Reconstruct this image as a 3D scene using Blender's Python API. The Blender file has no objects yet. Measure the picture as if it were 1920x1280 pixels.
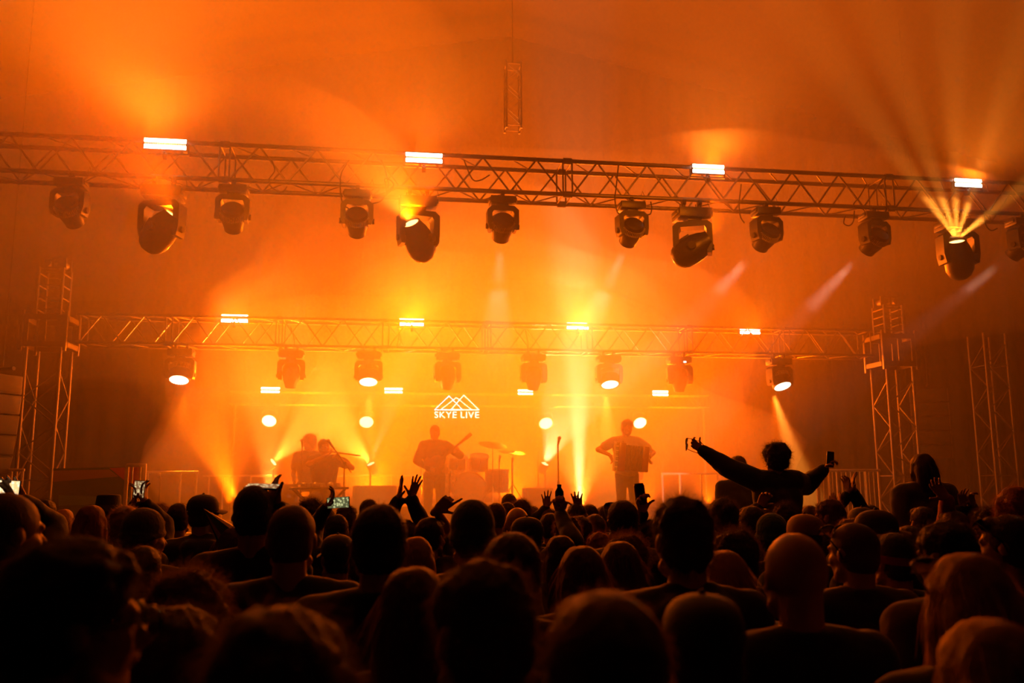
import bpy, bmesh, math, random
import numpy as np
from mathutils import Vector, Matrix, Quaternion, Euler
from mathutils import noise as mnoise
R = math.radians
PI = math.pi
S = bpy.context.scene
COL = S.collection
random.seed(7)

# ------------------------------------------------------------------ camera
FPX, CAMH = 1650.0, 1.84
_a, _p, _ro = math.atan(0.150), math.atan(0.1576), 0.0055
_F = Vector((math.sin(_a) * math.cos(_p), math.cos(_a) * math.cos(_p), math.sin(_p)))
_r0 = Vector((math.cos(_a), -math.sin(_a), 0))
_u0 = _r0.cross(_F)
_Rt = _r0 * math.cos(_ro) - _u0 * math.sin(_ro)
_U = _u0 * math.cos(_ro) + _r0 * math.sin(_ro)
CAM = Vector((0, 0, CAMH))
cd = bpy.data.cameras.new('camera')
cam = bpy.data.objects.new('camera', cd)
COL.objects.link(cam)
m = Matrix((( _Rt.x, _U.x, -_F.x, 0), (_Rt.y, _U.y, -_F.y, 0), (_Rt.z, _U.z, -_F.z, 0), (0, 0, 0, 1)))
cam.matrix_world = Matrix.Translation(CAM) @ m
cd.sensor_width = 36
cd.lens = FPX / 1920 * 36
cd.clip_start = .05
cd.clip_end = 200
cd.dof.use_dof = True
cd.dof.focus_distance = 6.5
cd.dof.aperture_fstop = 2.7
S.camera = cam

def P(px, py, Y):
    """the point on the vertical plane at stage distance Y seen at photo pixel (px, py)"""
    d = _F * FPX + _Rt * (px - 960) - _U * (py - 640)
    return CAM + d * (Y / d.y)
def PD(px, py, dist):
    """the point at that distance along the optical axis"""
    d = _F * FPX + _Rt * (px - 960) - _U * (py - 640)
    return CAM + d * (dist / FPX)

# ------------------------------------------------------------------ exposure, world
vs = S.view_settings
S.display_settings.display_device = 'sRGB'
vs.view_transform = 'Standard'; vs.look = 'None'; vs.gamma = 1; vs.use_curve_mapping = False
vs.exposure = 0.0
cy = S.cycles
cy.use_adaptive_sampling = True; cy.adaptive_threshold = .02; cy.max_bounces = 3; cy.diffuse_bounces = 1; cy.glossy_bounces = 2; cy.transmission_bounces = 2
cy.volume_bounces = 1; cy.transparent_max_bounces = 16
cy.sample_clamp_indirect = 2.0; cy.sample_clamp_direct = 0
cy.use_denoising = True
try:
    cy.denoiser = 'OPENIMAGEDENOISE'; cy.denoising_input_passes = 'RGB_ALBEDO_NORMAL'; cy.denoising_prefilter = 'ACCURATE'
except Exception: pass
cy.caustics_reflective = False; cy.caustics_refractive = False
w = bpy.data.worlds.new('night'); S.world = w; w.use_nodes = True
w.node_tree.nodes['Background'].inputs[0].default_value = (.9, .55, .5, 1)
w.node_tree.nodes['Background'].inputs[1].default_value = .0010

# ------------------------------------------------------------------ lamps
ORANGE = (1, .100, .0002); STROBEC = (1, .125, .0008); AMBER = (1, .175, .003); YEL = (1, .32, .03); FILL = 1.32; CREAM = (1, .62, .26); PINK = (1, .50, .33)
LK = []
def spot(loc, target, power, ang, col=ORANGE, blend=.6, size=.04, name='beam'):
    l = bpy.data.lights.new(name, 'SPOT'); l.energy = power; l.color = col
    l.spot_size = R(ang); l.spot_blend = blend; l.shadow_soft_size = size
    o = bpy.data.objects.new(name, l); COL.objects.link(o)
    o.location = loc
    d = (Vector(target) - Vector(loc)).normalized()
    o.rotation_euler = d.to_track_quat('-Z', 'Y').to_euler()
    LK.append(o)
    return o
def smoke_noise(o, scale=3, lo=.35, hi=1.7, seed=0):  # unevenness of the smoke is put into the light
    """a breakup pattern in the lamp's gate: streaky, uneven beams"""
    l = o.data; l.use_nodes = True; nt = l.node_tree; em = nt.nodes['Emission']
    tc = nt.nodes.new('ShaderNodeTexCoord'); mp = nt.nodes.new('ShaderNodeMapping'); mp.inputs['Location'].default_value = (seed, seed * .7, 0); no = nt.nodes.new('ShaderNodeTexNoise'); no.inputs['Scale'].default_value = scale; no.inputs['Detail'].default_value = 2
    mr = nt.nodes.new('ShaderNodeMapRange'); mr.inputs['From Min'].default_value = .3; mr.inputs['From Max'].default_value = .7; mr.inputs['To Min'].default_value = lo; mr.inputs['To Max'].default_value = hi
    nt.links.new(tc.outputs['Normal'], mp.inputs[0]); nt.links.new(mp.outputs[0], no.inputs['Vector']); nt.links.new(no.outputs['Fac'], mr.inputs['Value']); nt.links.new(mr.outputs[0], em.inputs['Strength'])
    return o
def glow(loc, power, col=AMBER, size=.08, name='strobe_light'):
    l = bpy.data.lights.new(name, 'POINT'); l.energy = power; l.color = col; l.shadow_soft_size = size
    o = bpy.data.objects.new(name, l); COL.objects.link(o); o.location = loc
    return o
FY, SY, TY = 9.0, 14.7, 19.0           # stage distance of the three trusses
STAGE_Z = 1.05
# the strobes on the trusses
STROBES = [(310, 270, FY, 400), (795, 296, FY, 300), (1328, 317, FY, 210), (1815, 343, FY, 300),
           (440, 597, SY, 260), (772, 604, SY, 300), (1083, 611, SY, 420), (1406, 620, SY, 260),
           (507, 731, TY, 200), (738, 732, TY, 200), (985, 735, TY, 200), (1238, 737, TY, 200)]
for px, py, Y, e in STROBES:
    q = P(px, py, Y - .22)
    spot(q, q + Vector((0, -1, 1.5 if Y < 10 else .05)), e * (5.3 if Y < 10 else 7), 158 if Y < 10 else 150, STROBEC, 1, .1, 'strobe_light')
    if Y < 16: spot(q, q + Vector((0, -.7, 1)), e * (3.2 if Y < 10 else 1.6), 125, YEL, 1, .1, 'strobe_light')  # extra upward yellow lamp added to widen the halo
# the four big front heads: where each pivots, where it aims, the fan it throws
BIG = [((315, 437), (440, 250, 8.5), [(375, 345), (410, 320), (470, 280)], 2200, 6, 3300, (330, -300), 160),
       ((783, 455), (720, 300, 8.3), [(735, 360)], 700, 22, 2300, (680, -250), 120),
       ((1288, 478), (1440, 380, 8.5), [(1400, 390), (1450, 400)], 1800, 6, 1100, (1300, -100), 110),
       ((1772, 497), (1772, 250, 8.3), [(1690, 300), (1738, 290), (1790, 280), (1840, 310), (1880, 380)], 9000, 8, 100, (1780, 50), 85)]
# small front heads aim pale beams down and to the left
for sx, sy, tx, ty, e in [(938, 466, 930, 640, 700), (1168, 474, 1090, 640, 900), (1403, 486, 1260, 640, 1400), (1598, 494, 1400, 700, 1500), (1870, 500, 1640, 680, 1000)]:
    spot(P(sx, sy, FY), P(tx, ty, FY + 3), e * 2.2, 11, PINK, .6, .05)
# rear wash heads
for x, tx, e, a, c in [(345, 345, 900, 34, AMBER), (692, 692, 2200, 28, YEL), (1135, 1150, 2600, 28, YEL), (1450, 1530, 26000, 20, YEL)]:
    spot(P(x, 738, SY - .35), P(tx, 985, SY - .9), e, a, c, .8)
for x in (505, 687, 1022, 1200):
    spot(P(x, 812, TY - .3), P(x, 1100, TY - 1.2), 900, 24, YEL, .8)
spot(P(1450, 738, SY - .35), P(1500, 985, SY - .6), 5000, 48, ORANGE, 1)  # extra orange halo added at the rightmost head to brighten the haze
# floor beams
spot(P(442, 935, 13.5), P(325, 670, 13.2), 5200, 38, AMBER, .4)
spot(P(505, 935, 16), P(505, 600, 16), 6000, 40, YEL, .8)
spot(P(1087, 950, 14.5), P(1080, 500, 13.6), 22000, 15, CREAM, .9)
spot(P(1090, 950, 16), P(1085, 500, 16), 6000, 70, YEL, 1)
spot(P(513, 864, 16.3), P(620, 760, 15.6), 3500, 46, YEL, .4)
spot(P(695, 868, 16.3), P(610, 780, 15.6), 3500, 46, YEL, .4)
spot(P(695, 868, 16.3), P(720, 800, 15.9), 900, 16, CREAM, .6)
spot(P(1022, 868, 16.3), P(1050, 800, 15.8), 1800, 50, CREAM, .4)
# unseen uplights added behind the crowd line to fill the haze with orange
for x, Y, t, e, a in [(430, 15.5, 400, 3500, 62), (560, 18.6, 560, 5000, 130), (700, 17.2, 700, 5000, 140), (830, 18.6, 830, 5000, 140), (960, 17.6, 960, 5000, 140),
                      (1090, 18.6, 1090, 5000, 140), (1210, 17.4, 1200, 5000, 140), (1330, 18.4, 1260, 4500, 110), (1430, 16.5, 1400, 2200, 66)]:
    smoke_noise(spot(P(x, 945, Y), P(t, 200, Y - 2.2), e * FILL, a, ORANGE, 1), 2.5, .55, 1.45, x)

# front-of-house lamps over the field behind the camera light the band
for x, a in ((-2.5, 1.0), (3.0, 3.2)): spot((x, -2.5, 7.0), (a, 14, 2.2), 6000, 17, AMBER, .8, .08)

# ------------------------------------------------------------------ materials
MATS = {}
def mat(name, base, rough=.5, metal=0, bump=0, bscale=40, emit=None, es=0, vary=0, stretch=None, spec=None, coat=0, sheen=0):
    if name in MATS: return MATS[name]
    m = bpy.data.materials.new(name); m.use_nodes = True; MATS[name] = m
    nt = m.node_tree; b = nt.nodes['Principled BSDF']
    b.inputs['Base Color'].default_value = (*base, 1); b.inputs['Roughness'].default_value = rough; b.inputs['Metallic'].default_value = metal
    if spec is not None: b.inputs['Specular IOR Level'].default_value = spec
    if coat: b.inputs['Coat Weight'].default_value = coat
    if sheen: b.inputs['Sheen Weight'].default_value = sheen
    if bump or vary:
        tc = nt.nodes.new('ShaderNodeTexCoord'); no = nt.nodes.new('ShaderNodeTexNoise'); no.inputs['Scale'].default_value = bscale; no.inputs['Detail'].default_value = 3
        src = tc.outputs['Object']
        if stretch:
            mp = nt.nodes.new('ShaderNodeMapping'); mp.inputs['Scale'].default_value = stretch
            nt.links.new(src, mp.inputs[0]); src = mp.outputs[0]
        nt.links.new(src, no.inputs['Vector'])
        if bump:
            bp = nt.nodes.new('ShaderNodeBump'); bp.inputs['Strength'].default_value = bump; bp.inputs['Distance'].default_value = .01
            nt.links.new(no.outputs['Fac'], bp.inputs['Height']); nt.links.new(bp.outputs[0], b.inputs['Normal'])
        if vary:
            mx = nt.nodes.new('ShaderNodeMix'); mx.data_type = 'RGBA'
            mx.inputs[6].default_value = (*[c * (1 - vary) for c in base], 1); mx.inputs[7].default_value = (*[min(1, c * (1 + vary)) for c in base], 1)
            nt.links.new(no.outputs['Fac'], mx.inputs[0]); nt.links.new(mx.outputs[2], b.inputs['Base Color'])
    if emit:
        b.inputs['Emission Color'].default_value = (*emit, 1); b.inputs['Emission Strength'].default_value = es
        m.cycles.emission_sampling = 'NONE'
    return m
def haze_mat(name, dens, g=.25):
    m = bpy.data.materials.new(name); m.use_nodes = True; nt = m.node_tree
    nt.nodes.clear(); o = nt.nodes.new('ShaderNodeOutputMaterial'); v = nt.nodes.new('ShaderNodeVolumeScatter')
    v.inputs['Color'].default_value = (1, .97, .93, 1); v.inputs['Density'].default_value = dens; v.inputs['Anisotropy'].default_value = g
    nt.links.new(v.outputs[0], o.inputs['Volume'])
    m.cycles.volume_sampling = 'MULTIPLE_IMPORTANCE' if False else 'EQUIANGULAR'
    m.cycles.homogeneous_volume = True
    return m
ALU = mat('aluminium_tube', (.20, .18, .165), .42, .75, .15, 30)
BLK = mat('black_housing', (.018, .017, .017), .42, 0, .1, 60)
BLKM = mat('black_metal', (.03, .03, .03), .35, .6, .1, 60)
# ------------------------------------------------------------------ object helpers
def tag(o, label=None, cat=None, group=None, kind=None):
    if label: o['label'] = label
    if cat: o['category'] = cat
    if group: o['group'] = group
    if kind: o['kind'] = kind
    return o
def empty(name, loc=(0, 0, 0), rot=(0, 0, 0), label=None, cat=None, group=None, scale=1):
    o = bpy.data.objects.new(name, None); COL.objects.link(o); o.empty_display_size = .1
    o.location = loc; o.rotation_euler = rot; o.scale = (scale,) * 3
    return tag(o, label, cat, group)
def link(name, me, parent=None, loc=(0, 0, 0), rot=(0, 0, 0)):
    o = bpy.data.objects.new(name, me); COL.objects.link(o); o.location = loc; o.rotation_euler = rot
    if parent: o.parent = parent
    return o
class MB:
    def __init__(s): s.b = bmesh.new()
    def _x(s, vs, M):
        for v in vs: v.co = M @ v.co
    def box(s, c, d, bev=0, M=None, taper=None):
        r = bmesh.ops.create_cube(s.b, size=1)['verts']
        for v in r:
            v.co = Vector((v.co.x * d[0], v.co.y * d[1], v.co.z * d[2]))
            if taper and v.co.z > 0: v.co.x *= taper; v.co.y *= taper
        if bev:
            es = list({e for v in r for e in v.link_edges})
            r = bmesh.ops.bevel(s.b, geom=es, offset=bev, segments=2, affect='EDGES', profile=.6)['verts']
        if M: s._x(r, M)
        for v in r: v.co += Vector(c)
        return s
    def tube(s, a, b, r0, r1=None, n=10, caps=True):
        a = Vector(a); b = Vector(b); L = (b - a).length
        if L < 1e-6: return s
        r = bmesh.ops.create_cone(s.b, cap_ends=caps, segments=n, radius1=r0, radius2=r0 if r1 is None else r1, depth=L)['verts']
        q = (b - a).to_track_quat('Z', 'Y').to_matrix().to_4x4()
        s._x(r, Matrix.Translation((a + b) / 2) @ q); return s
    def path(s, pts, r, n=6):
        pts = [Vector(p) for p in pts]; rings = []
        up = Vector((0, 0, 1)); prev = None
        for i, p in enumerate(pts):
            t = (pts[min(i + 1, len(pts) - 1)] - pts[max(i - 1, 0)]).normalized()
            if prev is None:
                prev = t.orthogonal().normalized()
            x = (prev - t * prev.dot(t)).normalized(); prev = x; y = t.cross(x)
            rr = r[i] if hasattr(r, '__len__') else r
            rings.append([s.b.verts.new(p + (x * math.cos(k * 2 * PI / n) + y * math.sin(k * 2 * PI / n)) * rr) for k in range(n)])
        for i in range(len(rings) - 1):
            for k in range(n): s.b.faces.new((rings[i][k], rings[i][(k + 1) % n], rings[i + 1][(k + 1) % n], rings[i + 1][k]))
        s.b.faces.new(list(reversed(rings[0]))); s.b.faces.new(rings[-1]); return s
    def lathe(s, prof, n=24, M=None, cap=True):
        rings = []
        for (r, z) in prof: rings.append([s.b.verts.new((r * math.cos(k * 2 * PI / n), r * math.sin(k * 2 * PI / n), z)) for k in range(n)] if r > 1e-5 else [s.b.verts.new((0, 0, z))])
        for i in range(len(rings) - 1):
            A, B = rings[i], rings[i + 1]
            for k in range(n):
                if len(A) == 1 and len(B) == 1: continue
                if len(A) == 1: s.b.faces.new((A[0], B[(k + 1) % n], B[k]))
                elif len(B) == 1: s.b.faces.new((A[k], A[(k + 1) % n], B[0]))
                else: s.b.faces.new((A[k], A[(k + 1) % n], B[(k + 1) % n], B[k]))
        if cap:
            if len(rings[0]) > 1: s.b.faces.new(list(reversed(rings[0])))
            if len(rings[-1]) > 1: s.b.faces.new(rings[-1])
        if M: s._x([v for r in rings for v in r], M)
        return s
    def prism(s, pts, y0, y1, M=None):
        """outline in XZ pushed along Y"""
        A = [s.b.verts.new((x, y0, z)) for x, z in pts]; B = [s.b.verts.new((x, y1, z)) for x, z in pts]; n = len(pts)
        s.b.faces.new(A); s.b.faces.new(list(reversed(B)))
        for k in range(n): s.b.faces.new((A[(k + 1) % n], A[k], B[k], B[(k + 1) % n]))
        if M: s._x(A + B, M)
        return s
    def ball(s, c, r, n=12, m_=8, M=None):
        v = bmesh.ops.create_uvsphere(s.b, u_segments=n, v_segments=m_, radius=1)['verts']
        rr = r if hasattr(r, '__len__') else (r, r, r)
        for q in v: q.co = Vector((q.co.x * rr[0], q.co.y * rr[1], q.co.z * rr[2]))
        if M: s._x(v, M)
        for q in v: q.co += Vector(c)
        return s
    def mesh(s, name, m, smooth=35):
        bmesh.ops.recalc_face_normals(s.b, faces=s.b.faces)
        me = bpy.data.meshes.new(name); s.b.to_mesh(me); s.b.free()
        if m: me.materials.append(m)
        if smooth:
            me.shade_smooth()
            try: me.set_sharp_from_angle(angle=R(smooth))
            except Exception: pass
        return me
    def build(s, name, m, parent=None, loc=(0, 0, 0), rot=(0, 0, 0), smooth=35):
        return link(name, s.mesh(name, m, smooth), parent, loc, rot)
_cache = {}
def strut(name, parent, a, b, r, m, n=6):
    a = Vector(a); b = Vector(b); L = round((b - a).length, 3); k = (L, r, m.name, n)
    if k not in _cache: _cache[k] = MB().tube((0, 0, -L / 2), (0, 0, L / 2), r, n=n).mesh(name, m, 40)
    o = link(name, _cache[k], parent)
    o.location = (a + b) / 2; o.rotation_mode = 'QUATERNION'; o.rotation_quaternion = (b - a).to_track_quat('Z', 'Y')
    return o
def copy_tree(o, parent=None):
    c = o.copy(); COL.objects.link(c); c.parent = parent
    for ch in list(o.children): copy_tree(ch, c)
    return c

# ------------------------------------------------------------------ the setting
def structure(o): o['kind'] = 'structure'; return o
def drape(name, a, b, z0, z1, amp, wl, m, sag=0):
    a = Vector(a); b = Vector(b); L = (b - a).length; n = int(L / wl * 6); d = (b - a) / L; nrm = Vector((d.y, -d.x, 0))
    bm = bmesh.new(); rows = []
    for j in range(7):
        z = z0 + (z1 - z0) * j / 6; row = []
        for i in range(n + 1):
            t = i / n * L
            off = amp * (math.sin(t * 2 * PI / wl) + .5 * math.sin(t * 2 * PI / wl * .37 + 1)) * (1 - .5 * j / 6)
            q = a + d * t + nrm * off
            row.append(bm.verts.new((q.x, q.y, z)))
        rows.append(row)
    for j in range(6):
        for i in range(n): bm.faces.new((rows[j][i], rows[j][i + 1], rows[j + 1][i + 1], rows[j + 1][i]))
    me = bpy.data.meshes.new(name); bm.to_mesh(me); bm.free(); me.materials.append(m); me.shade_smooth()
    return structure(link(name, me))
XL, XR, YB, YF, ZC = -12.5, 19.0, 22.0, -3.0, 10.5
CLOTH = mat('black_drape', (.02, .017, .015), .85, 0, .1, 20)
MEMB = mat('tent_membrane', (.012, .010, .009), .7, 0, .05, 4)
GRND = mat('trampled_ground', (.05, .045, .04), .9, 0, .6, 12, vary=.4)
structure(MB().box(((XL + XR) / 2, (YB + YF) / 2, -.1), (XR - XL + 1, YB - YF + 1, .2)).build('floor', GRND))
drape('wall_back', (XL, YB, 0), (XR, YB, 0), 0, ZC + 3.4, .10, .55, CLOTH)
drape('wall_left', (XL, YF, 0), (XL, YB, 0), 0, ZC, .10, .55, CLOTH)
drape('wall_right', (XR, YB, 0), (XR, YF, 0), 0, ZC, .10, .55, CLOTH)
bm = MB(); xm = (XL + XR) / 2
bm.prism([(XL, ZC), (xm, ZC + 3.2), (XR, ZC), (XR, ZC + .06), (xm, ZC + 3.26), (XL, ZC + .06)], YF, YB)
structure(bm.build('ceiling', MEMB, smooth=0))
# haze banks that hang in the air over the stage
def haze_box(name, prof, x0, x1, dens, label, g=.25):
    bm = MB().prism([(0, 0)] * 0 or [(0, 0), (1, 0), (1, 1)], 0, 1) if False else MB()
    A = [bm.b.verts.new((x0, y, z)) for y, z in prof]; B = [bm.b.verts.new((x1, y, z)) for y, z in prof]; n = len(prof)
    bm.b.faces.new(A); bm.b.faces.new(list(reversed(B)))
    for k in range(n): bm.b.faces.new((A[(k + 1) % n], A[k], B[k], B[(k + 1) % n]))
    o = bm.build(name, haze_mat(name, dens, g), smooth=0)
    return tag(o, label, 'haze', kind='stuff')
def haze_cloud(name, c, r, dens, label, lump=.12, g=.25, seed=0):
    b = bmesh.new(); bmesh.ops.create_icosphere(b, subdivisions=4, radius=1)
    for v in b.verts:
        k = 1 + lump * mnoise.noise(v.co * 1.7 + Vector((seed, 0, 0)))
        v.co = Vector((c[0] + v.co.x * r[0] * k, c[1] + v.co.y * r[1] * k, c[2] + v.co.z * r[2] * k))
    me = bpy.data.meshes.new(name); b.to_mesh(me); b.free(); me.materials.append(haze_mat(name, dens, g))
    return tag(link(name, me), label, 'haze', kind='stuff')
haze_box('haze', [(7.6, .02), (7.6, 2.3), (3.5, 3.6), (3.5, ZC - .1), (YB - .3, ZC - .1), (YB - .3, .02)], XL + .3, XR - .3, .0125, 'orange lit haze filling the air over the whole stage')
for k, f in enumerate((1.14, .95, .76, .56)):
    haze_cloud('haze', P(870, 760, 14.6), (4.7 * f, 2.4 + 1.2 * f, 3.1 * f), .026, ( 'thin haze around the band and middle truss', 'glowing haze around the band on stage', 'bright haze over the middle of the stage', 'thick bright core of the haze behind the band')[k], lump=.3, seed=3 + k * 5)
haze_cloud('haze', P(1330, 450, 9.1), (4.6, 1.1, 1.2), .05, 'haze drifting round the lamps of the nearest truss on its right half', lump=.3, seed=61)
haze_cloud('haze', P(860, 830, 11.3), (4.0, 1.9, 2.0), .22, 'haze drifting over the front edge of the stage before the band', lump=.3, seed=20)
haze_cloud('haze', P(230, 330, 6.9), (3.1, 1.6, 1.8), .085, 'haze rolling in front of the left end of the nearest truss', lump=.35, seed=40)
# ------------------------------------------------------------------ trusses
def box_truss(name, label, L, h, w, period, joints, loc, rot=(0, 0, 0), cr=.025, br=.010, group=None, m=ALU):
    """box truss along local X; joints: x positions where sections meet"""
    T = empty(name, loc, rot, label, 'truss', group)
    for sy in (-1, 1):
        for sz in (-1, 1): strut('chord', T, (0, sy * w / 2, sz * h / 2), (L, sy * w / 2, sz * h / 2), cr, m, 10)
    ends = [0] + [j for j in joints if 0 < j < L] + [L]
    for i in range(len(ends) - 1):
        a, b = ends[i] + .05, ends[i + 1] - .05
        n = max(2, round((b - a) / (period / 2))); st = (b - a) / n
        for x in (a, b):
            for sy in (-1, 1): strut('brace', T, (x, sy * w / 2, -h / 2), (x, sy * w / 2, h / 2), br, m)
            for sz in (-1, 1): strut('brace', T, (x, -w / 2, sz * h / 2), (x, w / 2, sz * h / 2), br, m)
        for k in range(n):
            x0, x1 = a + k * st, a + (k + 1) * st
            for f, sy in ((0, -1), (1, 1)):
                s = 1 if (k + f) % 2 == 0 else -1
                strut('brace', T, (x0, sy * w / 2, -s * h / 2), (x1, sy * w / 2, s * h / 2), br, m)
            s = 1 if k % 2 == 0 else -1
            strut('brace', T, (x0, -s * w / 2, -h / 2), (x1, s * w / 2, -h / 2), br * .8, m)
            if k % 2 == 0: strut('brace', T, (x0, -s * w / 2, h / 2), (x1, s * w / 2, h / 2), br * .8, m)
    for j in joints:
        if 0 < j < L:
            for sy in (-1, 1):
                for sz in (-1, 1): strut('coupler', T, (j - .045, sy * w / 2, sz * h / 2), (j + .045, sy * w / 2, sz * h / 2), cr * 1.45, m, 10)
    return T
FH = .37
fl, fr = P(-40, 296, FY), P(1965, 388, FY)
fz = (P(560, 322, FY).z + P(1500, 362, FY).z) / 2
fj = [P(x, 340, FY).x for x in (-190, 425, 1058, 1650)]
box_truss('lighting_truss', 'nearest long box truss crossing high above the crowd with twelve lamps', fr.x - fl.x, FH, .34, .56, [x - fl.x for x in fj], (fl.x, FY, fz), group=None)
FZB = fz - FH / 2
SHT = .45
sl, sr = P(150, 628, SY), P(1625, 640, SY)
sz_ = P(900, 633, SY).z
sj = [P(x, 630, SY).x for x in (322, 526, 723, 912, 1100, 1285, 1465)]
box_truss('lighting_truss', 'middle box truss carried between the two tall towers over the band', sr.x - sl.x, SHT, .42, .62, [x - sl.x for x in sj], (sl.x, SY, sz_), br=.011)
SZB = sz_ - SHT / 2
tl, tr = P(430, 746, TY), P(1330, 748, TY)
tz = P(840, 748, TY).z
box_truss('lighting_truss', 'faint rearmost box truss behind the glowing mountain sign', tr.x - tl.x, .26, .26, .5, [3.1, 6.2], (tl.x, TY + .15, tz), cr=.02, br=.008)
TZB = tz - .13

def ceil_z(x): return ZC + 3.2 * (1 - abs(x - (XL + XR) / 2) / ((XR - XL) / 2))
T3 = [o for o in COL.objects if o.name == 'lighting_truss.002'][0]
for x in (.1, tr.x - tl.x - .1): strut('support_leg', T3, (x, 0, -.13), (x, 0, -tz), .03, ALU)
# ------------------------------------------------------------------ lamps on the trusses
LENS_OFF = mat('dark_lens', (.02, .02, .025), .12, 0, coat=.5)
LENS_ON = mat('lit_lens', (.8, .7, .5), .4, emit=(1, .72, .33), es=5)
LENS_AMB = mat('amber_lit_lens', (.8, .6, .3), .4, emit=(1, .5, .12), es=6)
CELL_ON = mat('lit_led_cell', (.8, .8, .7), .4, emit=(1, .86, .55), es=7)
STRB = mat('strobe_tube', (.9, .9, .9), .4, emit=(1, .9, .72), es=14)
STRBD = mat('strobe_led_dots', (.9, .9, .9), .4, emit=(1, .62, .2), es=.9)
FIN = mat('heat_sink_fins', (.40, .36, .32), .5, .3)
def shared(key, fn):
    if key not in _cache: _cache[key] = fn()
    return _cache[key]
def clamp_mesh():
    b = MB(); b.lathe([(.030, -.02), (.030, .02)], 12, Matrix.Rotation(R(90), 4, 'Y'))
    b.lathe([(.037, -.018), (.037, .018)], 12, Matrix.Rotation(R(90), 4, 'Y'))
    b.box((0, 0, -.055), (.03, .035, .06), .004); b.tube((-.03, .035, -.01), (-.03, .035, -.05), .006); b.ball((0, .05, -.02), .012, 8, 6)
    return b.mesh('clamp', BLKM)
def base_mesh(w, h, d):
    b = MB(); b.box((0, 0, 0), (w, d, h), .012); b.box((0, 0, h * .1), (w * 1.1, d * .7, h * .5), .012)
    b.tube((-w * .36, 0, h / 2), (-w * .36, 0, h * .75), .012); b.tube((w * .36, 0, h / 2), (w * .36, 0, h * .75), .012)
    b.box((0, 0, -h * .62), (w * .42, d * .6, h * .3), .006)
    return b.mesh('base', BLK)
def yoke_mesh(w, h, d, th, ch, arch):
    """a broad fork: an outer plate with chamfered corners and two arms"""
    b = MB()
    out = [(-w / 2 + ch, 0), (w / 2 - ch, 0), (w / 2, -ch * .9), (w / 2, -h * .72), (w / 2 - ch * .4, -h), (w / 2 - th, -h), (w / 2 - th, -arch - th * .5),
           (w / 2 - th * 1.35, -arch), (-w / 2 + th * 1.35, -arch), (-w / 2 + th, -arch - th * .5), (-w / 2 + th, -h), (-w / 2 + ch * .4, -h), (-w / 2, -h * .72), (-w / 2, -ch * .9)]
    n = len(out)
    # split into convex pieces pushed along Y
    b.prism([out[0], out[1], out[2], (out[2][0], -arch), out[7], out[8], (out[13][0], -arch), out[13]], -d / 2, d / 2)
    b.prism([(w / 2, -arch), out[3], out[4], out[5], out[6], out[7]], -d / 2, d / 2)
    b.prism([(-w / 2, -arch), out[8], out[9], out[10], out[11], out[12]], -d / 2, d / 2)
    b.tube((w / 2 - .01, 0, -h * .8), (w / 2 + .012, 0, -h * .8), .03, n=14); b.tube((-w / 2 + .01, 0, -h * .8), (-w / 2 - .012, 0, -h * .8), .03, n=14)
    return b.mesh('yoke', BLK)
def head_mesh(r, back, front, taper, bullet=0):
    """beam leaves along -Z; the pivot is the origin"""
    if bullet:
        pr = [(0, back), (r * .45, back * .97), (r * .75, back * .82), (r * .95, back * .55), (r, back * .2), (r * .98, -front * .2), (r * .86, -front * .55), (r * .66, -front * .88), (r * .64, -front), (r * .52, -front), (r * .52, -front + .02)]
    else:
        pr = [(0, back), (r * .55, back * .98), (r * .86, back * .85), (r * .97, back * .6), (r, back * .1), (r * .99, -front * .3), (r * taper, -front * .8), (r * taper, -front), (r * taper * .88, -front), (r * taper * .88, -front + .015)]
    b = MB().lathe(pr, 28, cap=False)
    b.box((0, r * .9, back * .2), (r * .9, r * .25, back * .7), .01)
    for s in (-1, 1): b.tube((s * r * .8, 0, 0), (s * r * 1.25, 0, 0), r * .28, n=14)
    return b.mesh('head', BLK)
def fins_mesh(r, back):
    """the ribbed ring round the back of the head"""
    b = MB(); n = 44
    for k in range(n):
        a = k * 2 * PI / n
        b.box((math.cos(a) * r * 1.03, math.sin(a) * r * 1.03, back * .32), (r * .20, .006, back * .52), 0, Matrix.Translation((0, 0, 0)) @ Matrix.Rotation(a, 4, 'Z'))
    b.lathe([(r * 1.0, back * .08), (r * 1.07, back * .1), (r * 1.07, back * .16), (r * 1.0, back * .18)], 28, cap=False)
    return b.mesh('heat_sink', FIN)
def lens_mesh(r, z, m, name='lens'):
    return MB().lathe([(0, z - r * .12), (r * .5, z - r * .09), (r * .85, z - .002), (r, z), (0, z + .001)], 28, cap=False).mesh(name, m)
def cells_mesh(r, z, cr=None):
    b = MB(); pts = [(0, 0)]; rings = 4
    for k in range(1, rings + 1):
        for i in range(6 * k):
            a = i * 2 * PI / (6 * k); pts.append((math.cos(a) * r * .9 * k / rings, math.sin(a) * r * .9 * k / rings))
    c = r * .093
    for x, y in pts: b.lathe([(0, z - .008), (c, z - .006), (c, z + .002)], 7, Matrix.Translation((x, y, 0)), cap=False)
    return b.mesh('led_cells', CELL_ON)
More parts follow.
